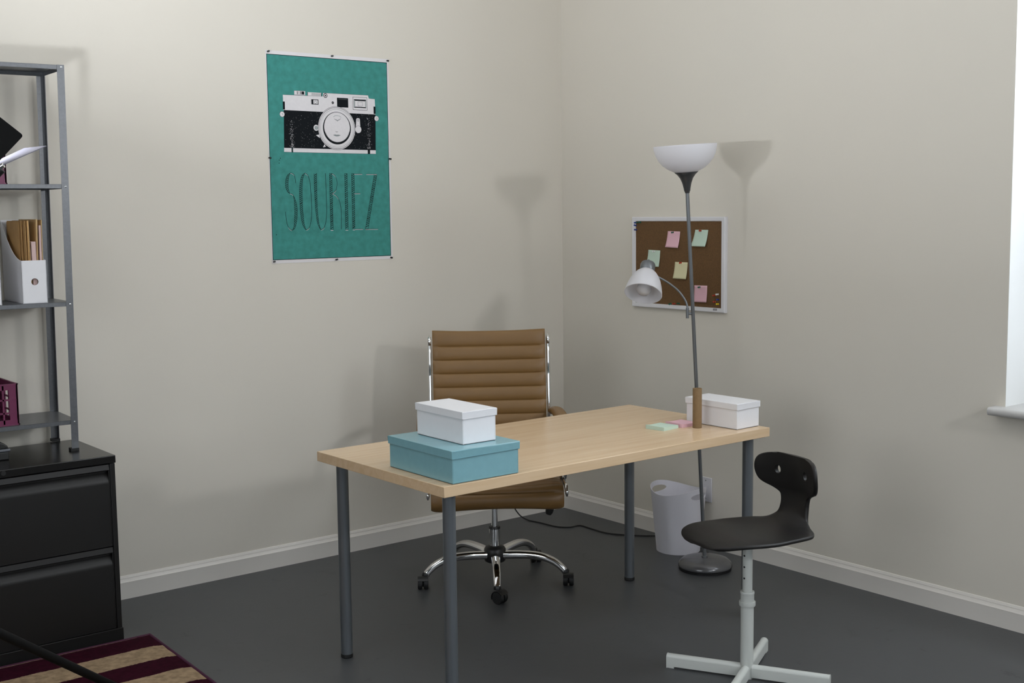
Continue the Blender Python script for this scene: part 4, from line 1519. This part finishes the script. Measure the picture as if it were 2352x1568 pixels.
# ------------------------------------------------------------------ magazine files with folders
def magazine_file(label, x0, x1, y0, z, rz, hole=True):
    """x0..x1 across the low front panel, y0 the front; z the shelf"""
    w_ = x1 - x0
    d_ = 0.250
    hb, hf = 0.300, 0.155
    t = thing('magazine_file', label, 'magazine file', (x0, y0, z), rz, 'cardboard magazine files on the middle shelf')
    tk = 0.0025
    b = MB()
    # side outline: low front, concave sweep up to the tall back
    prof = [(0, 0), (d_, 0), (d_, hb)] + [(d_ * u, hf + (hb - hf) * u ** 1.9) for u in [1 - 0.08 * k for k in range(13)]] + [(0, hf)]
    prof = prof[:3] + prof[4:]
    for xs in (0, w_ - tk):
        b.extrude([(y, zz) for y, zz in prof], 'x', xs, xs + tk)
    b.box((0, d_ - tk, 0), (w_, d_, hb)); b.box((0, 0, 0), (w_, d_, tk))
    body = b.build('body', WHITEC, t, smooth=20)
    b = MB()
    if hole:
        n = 32
        cx, cz, r = w_ / 2 + 0.001, 0.078, 0.0125
        outer = []
        for k in range(n):
            a = 2 * PI * k / n
            c, s = math.cos(a), math.sin(a)
            kx = (w_ - cx if c > 0 else cx) / abs(c) if abs(c) > 1e-6 else 1e9
            kz = (hf - cz if s > 0 else cz) / abs(s) if abs(s) > 1e-6 else 1e9
            q = min(kx, kz)
            outer.append((cx + c * q, cz + s * q))
        for yy in (0.0, tk):
            pass
        V = {}
        for yy in (0.0, tk):
            V[yy] = ([b.bm.verts.new((p[0], yy, p[1])) for p in outer], [b.bm.verts.new((cx + r * math.cos(2 * PI * k / n), yy, cz + r * math.sin(2 * PI * k / n))) for k in range(n)])
        for k in range(n):
            j = (k + 1) % n
            b.face([V[0.0][0][k], V[0.0][0][j], V[0.0][1][j], V[0.0][1][k]]); b.face([V[tk][0][k], V[tk][1][k], V[tk][1][j], V[tk][0][j]])
            b.face([V[0.0][1][k], V[0.0][1][j], V[tk][1][j], V[tk][1][k]]); b.face([V[0.0][0][k], V[tk][0][k], V[tk][0][j], V[0.0][0][j]])
        for yy in (0.0, tk):   # corner triangles of the front panel
            for cxr, czr in ((0, 0), (w_, 0), (w_, hf), (0, hf)):
                ns = sorted(range(n), key=lambda k: (outer[k][0] - cxr) ** 2 + (outer[k][1] - czr) ** 2)[:2]
                cv = b.bm.verts.new((cxr, yy, czr))
                b.face([V[yy][0][ns[0]], V[yy][0][ns[1]], cv])
    else:
        b.box((0, 0, 0), (w_, tk, hf))
    b.build('front_panel', WHITEC, t, smooth=None)
    return t


MZ = 1.2428
MF = magazine_file('white cardboard magazine file full of manila folders', -2.7955, -2.7080, -0.275, MZ, -2.0)
magazine_file('white cardboard magazine file at the left edge of the photo', -2.966, -2.8700, -0.278, MZ, -2.0)


def folder(label, group, x, lean_x, yf, top, h0, bend, tk, material, name='file_folder', dep=0.215):
    """thin card sheet folder standing in the file; x across, yf front edge offset"""
    b = MB()
    ny, nz = 6, 10
    L, Q = [], []
    for i in range(nz + 1):
        v = i / nz
        lr, rr = [], []
        for j in range(ny + 1):
            u = j / ny
            xx = x + lean_x * v + bend * v * v * (1 - u * 0.7)
            yy = yf + 0.006 + u * dep
            zz = h0 + (top - h0) * v
            lr.append(b.bm.verts.new((xx, yy, zz))); rr.append(b.bm.verts.new((xx + tk, yy, zz)))
        L.append(lr); Q.append(rr)
    for i in range(nz):
        for j in range(ny):
            b.face([L[i][j], L[i][j + 1], L[i + 1][j + 1], L[i + 1][j]]); b.face([Q[i][j], Q[i + 1][j], Q[i + 1][j + 1], Q[i][j + 1]])
        b.face([L[i][0], L[i + 1][0], Q[i + 1][0], Q[i][0]]); b.face([L[i][ny], Q[i][ny], Q[i + 1][ny], L[i + 1][ny]])
    for j in range(ny):
        b.face([L[0][j], Q[0][j], Q[0][j + 1], L[0][j + 1]]); b.face([L[nz][j], L[nz][j + 1], Q[nz][j + 1], Q[nz][j]])
    o = b.build(name, material, smooth=60)
    o.location = (-2.7955, -0.275, MZ)
    o.rotation_euler = (0, 0, R(-2.0))
    return tag(o, label, 'folder' if name == 'file_folder' else 'papers', group)


FG = 'manila folders in the white magazine file'
folder('orange manila folder at the left side of the magazine file', FG, 0.016, 0.001, 0.060, 0.293, 0.003, -0.001, 0.0016, FOLDERO, dep=0.165)
folder('second manila folder from the left in the magazine file', FG, 0.0205, -0.001, 0.040, 0.297, 0.003, 0.000, 0.0022, FOLDERO, dep=0.19)
folder('folded manila folder just left of the middle of the magazine file', FG, 0.025, 0.000, 0.012, 0.296, 0.003, 0.000, 0.0020, FOLDERO)
folder('thick orange manila folder in the middle of the magazine file', FG, 0.030, 0.000, 0.006, 0.297, 0.003, 0.001, 0.0035, FOLDERO)
folder('manila folder leaning left beside the short pale sheaf', FG, 0.0375, -0.001, 0.008, 0.298, 0.003, -0.002, 0.0022, FOLDER)
folder('short pale pink sheaf of papers between the manila folders', None, 0.042, 0.000, 0.004, 0.222, 0.003, 0.0, 0.0150, PINKPAP, 'paper_sheaf')
folder('wide manila folder bending right behind the short pale sheaf', FG, 0.0595, 0.001, 0.012, 0.302, 0.003, 0.004, 0.0050, FOLDER)
folder('tall pale pink sheaf of papers near the right side of the magazine file', None, 0.0685, 0.003, 0.006, 0.280, 0.003, 0.001, 0.0060, PINKPAP, 'paper_sheaf')
folder('rightmost manila folder in the magazine file', FG, 0.0770, 0.002, 0.010, 0.300, 0.003, 0.003, 0.0022, FOLDER)

# ------------------------------------------------------------------ small black box on the cabinet top
bb = thing('plastic_case', 'small black case with a grey rim on the black cabinet top', 'case', (-2.879, -0.30, 0.6902), 0)
b = MB(); b.box((-0.16, 0.0, 0.0), (0.0, 0.10, 0.030)); b.build('body', BLACKP, bb, bevel=0.004)
b = MB(); b.box((-0.165, -0.004, 0.030), (0.0045, 0.104, 0.040)); b.build('rim', mat('smoky_grey_plastic', (0.10, 0.105, 0.12), 0.25), bb, bevel=0.003)
b = MB()
b.extrude([(-0.155, 0.040), (0.0, 0.040), (-0.004, 0.050), (-0.016, 0.060), (-0.040, 0.069), (-0.08, 0.073), (-0.155, 0.073)], 'y', 0.004, 0.096)
b.build('lid', BLACKP, bb, bevel=0.004)

# ------------------------------------------------------------------ striped rug
rug = thing('rug', 'maroon and tan striped rug on the floor in front of the cabinet', 'rug', (-2.4735, -0.5085, 0), 0)
RA = R(4.7)
b = MB()
nx, ny = 40, 60
LXR, LYR = 1.7, 1.9
g = []
rr2 = random.Random(5)
for i in range(nx + 1):
    row = []
    for j in range(ny + 1):
        u, v = i / nx, j / ny
        e = min(u, 1 - u, v, 1 - v)
        z = 0.014 if e > 0.004 else 0.007
        row.append(b.bm.verts.new((-LXR * u - math.tan(R(2.2)) * LYR * v, -LYR * v + math.tan(R(1.0)) * LXR * u, z + rr2.uniform(-.0008, .0008))))
    g.append(row)
for i in range(nx):
    for j in range(ny):
        b.face([g[i][j], g[i][j + 1], g[i + 1][j + 1], g[i + 1][j]])
o = b.build('pile', RUGM, rug, smooth=60)
b = MB()
edge = [Vector((0, 0, 0.006)), Vector((-math.tan(R(2.2)) * LYR, -LYR, 0.006)), Vector((-LXR - math.tan(R(2.2)) * LYR, -LYR + math.tan(R(1.0)) * LXR, 0.006)), Vector((-LXR, math.tan(R(1.0)) * LXR, 0.006))]
for a, c in zip(edge, edge[1:] + edge[:1]):
    b.tube([a + (c - a) * k / 12 for k in range(13)], 0.006, seg=10)
b.build('binding', RUGEDGE, rug, smooth=60)

# ------------------------------------------------------------------ studio light on a tripod stand (mostly beyond the left edge of the photo)
sc_ = Vector((-3.60, -1.75, 0.0152))
sl = thing('studio_light', 'black studio lamp with barn doors on a tripod at the left edge', 'studio light', sc_)
b = MB(); b.cyl((0, 0, 0.36), (0, 0, 1.35), 0.016); b.cyl((0, 0, 1.0), (0, 0, 1.50), 0.011); b.lathe([(0.024, 0.66), (0.024, 0.76)], 24); b.lathe([(0.021, 1.31), (0.021, 1.37)], 24)
b.build('stand_column', BLACKP, sl)
for a, Ld in ((40.5, 1.09), (160.5, 0.9), (280.5, 0.9)):
    d = Vector((math.cos(R(a)), math.sin(R(a)), 0))
    b = MB(); b.cyl(d * 0.02 + Vector((0, 0, 0.704)), d * Ld + Vector((0, 0, 0.012)), 0.013, seg=20); b.cyl(Vector((0, 0, 0.40)), d * (Ld * 0.27) + Vector((0, 0, 0.520)), 0.006, seg=12)
    lg = b.build('leg', FLAPM, sl)
    b = MB(); b.lathe([(0.0, 0.0), (0.013, 0.0), (0.0145, 0.006), (0.0145, 0.022), (0.011, 0.028)], 20, Matrix.Translation(d * Ld)); b.build('foot_cap', RUBBER, lg)
lens = LAMP_LENS - sc_
HM = Matrix.Translation(lens) @ LAMP_AXIS.to_track_quat('Z', 'Y').to_matrix().to_4x4()
b = MB(); b.lathe([(0.0, -0.20), (0.045, -0.195), (0.070, -0.17), (0.074, -0.02), (0.082, -0.015), (0.082, 0.004), (0.074, 0.004), (0.072, -0.002)], 40, HM, True, False)
b.build('lamp_housing', BLACKP, sl, smooth=40)
b = MB(); b.lathe([(0.0715, -0.003), (0.05, 0.0), (0.0, 0.002)], 40, HM, False, False); b.build('lamp_lens', LENSM, sl)
b = MB(); b.tube(smooth_path([(0, 0, 1.49), lens - LAMP_AXIS * 0.10 + Vector((-0.10, 0.06, -0.06)), lens - LAMP_AXIS * 0.10 + Vector((-0.06, 0.07, 0.0))], 8), 0.008); b.build('yoke', BLACKP, sl, smooth=60)


def cam_pt(px, py, dep):
    k = dep / 2854.8
    return co.matrix_world.translation + fx * dep + rx * ((px - 1176) * k) - ux * ((py - 784) * k) - sc_


def plate_mesh(corners, tk, round_r=0.0):
    b = MB()
    P = [Vector(c) for c in corners]
    nrm = (P[1] - P[0]).cross(P[2] - P[0]).normalized()
    pts = []
    for i in range(len(P)):
        a, c, d = P[i - 1], P[i], P[(i + 1) % len(P)]
        e0, e1 = (a - c).normalized(), (d - c).normalized()
        if round_r > 0:
            for k in range(6):
                t = k / 5
                p0, p2 = c + e0 * round_r, c + e1 * round_r
                pts.append(p0 * (1 - t) ** 2 + c * 2 * t * (1 - t) + p2 * t * t)
        else:
            pts.append(c)
    A = [b.bm.verts.new(p - nrm * tk / 2) for p in pts]
    B = [b.bm.verts.new(p + nrm * tk / 2) for p in pts]
    n = len(pts)
    for i in range(n):
        j = (i + 1) % n
        b.face([A[i], A[j], B[j], B[i]])
    b.face(list(reversed(A))); b.face(B)
    return b


WEDGE = [Vector((-3.3242, -1.8584, 1.6683)), Vector((-3.2135, -1.8876, 1.7209)), Vector((-3.2029, -1.6902, 1.7244)), Vector((-3.2625, -1.6474, 1.6917))]
DOORM = mat('pale_coated_flap', (0.17, 0.165, 0.205), 0.5)
flap_c = Vector((-3.2538, -1.8523, 1.7458)) - sc_
e1 = (rx * -0.786 + ux * 0.618)
e2 = (rx * -0.69 - ux * 0.724)
plate_mesh([flap_c, flap_c + e1 * 0.16, flap_c + e1 * 0.16 + e2 * 0.13, flap_c + e2 * 0.13], 0.002, 0.008).build('barn_door', FLAPM, sl, smooth=30)
N1, N2 = WEDGE[0] - sc_, WEDGE[1] - sc_
F2, F1 = WEDGE[2] - sc_, WEDGE[3] - sc_
plate_mesh([N1, N2, F2, F1], 0.0016, 0.003).build('barn_door', DOORM, sl, smooth=30)
b = MB(); hk = N1 + Vector((0.012, 0.0, 0.002))
b.cyl(hk - rx * 0.012 - ux * 0.006, hk + rx * 0.008 + ux * 0.006, 0.006, seg=16); b.build('hinge_bolt', CHROME, sl)
b = MB(); b.cyl(hk - rx * 0.022 - ux * 0.030, hk + rx * 0.004 - ux * 0.004, 0.009, seg=16); b.build('hinge_bracket', BLACKP, sl)
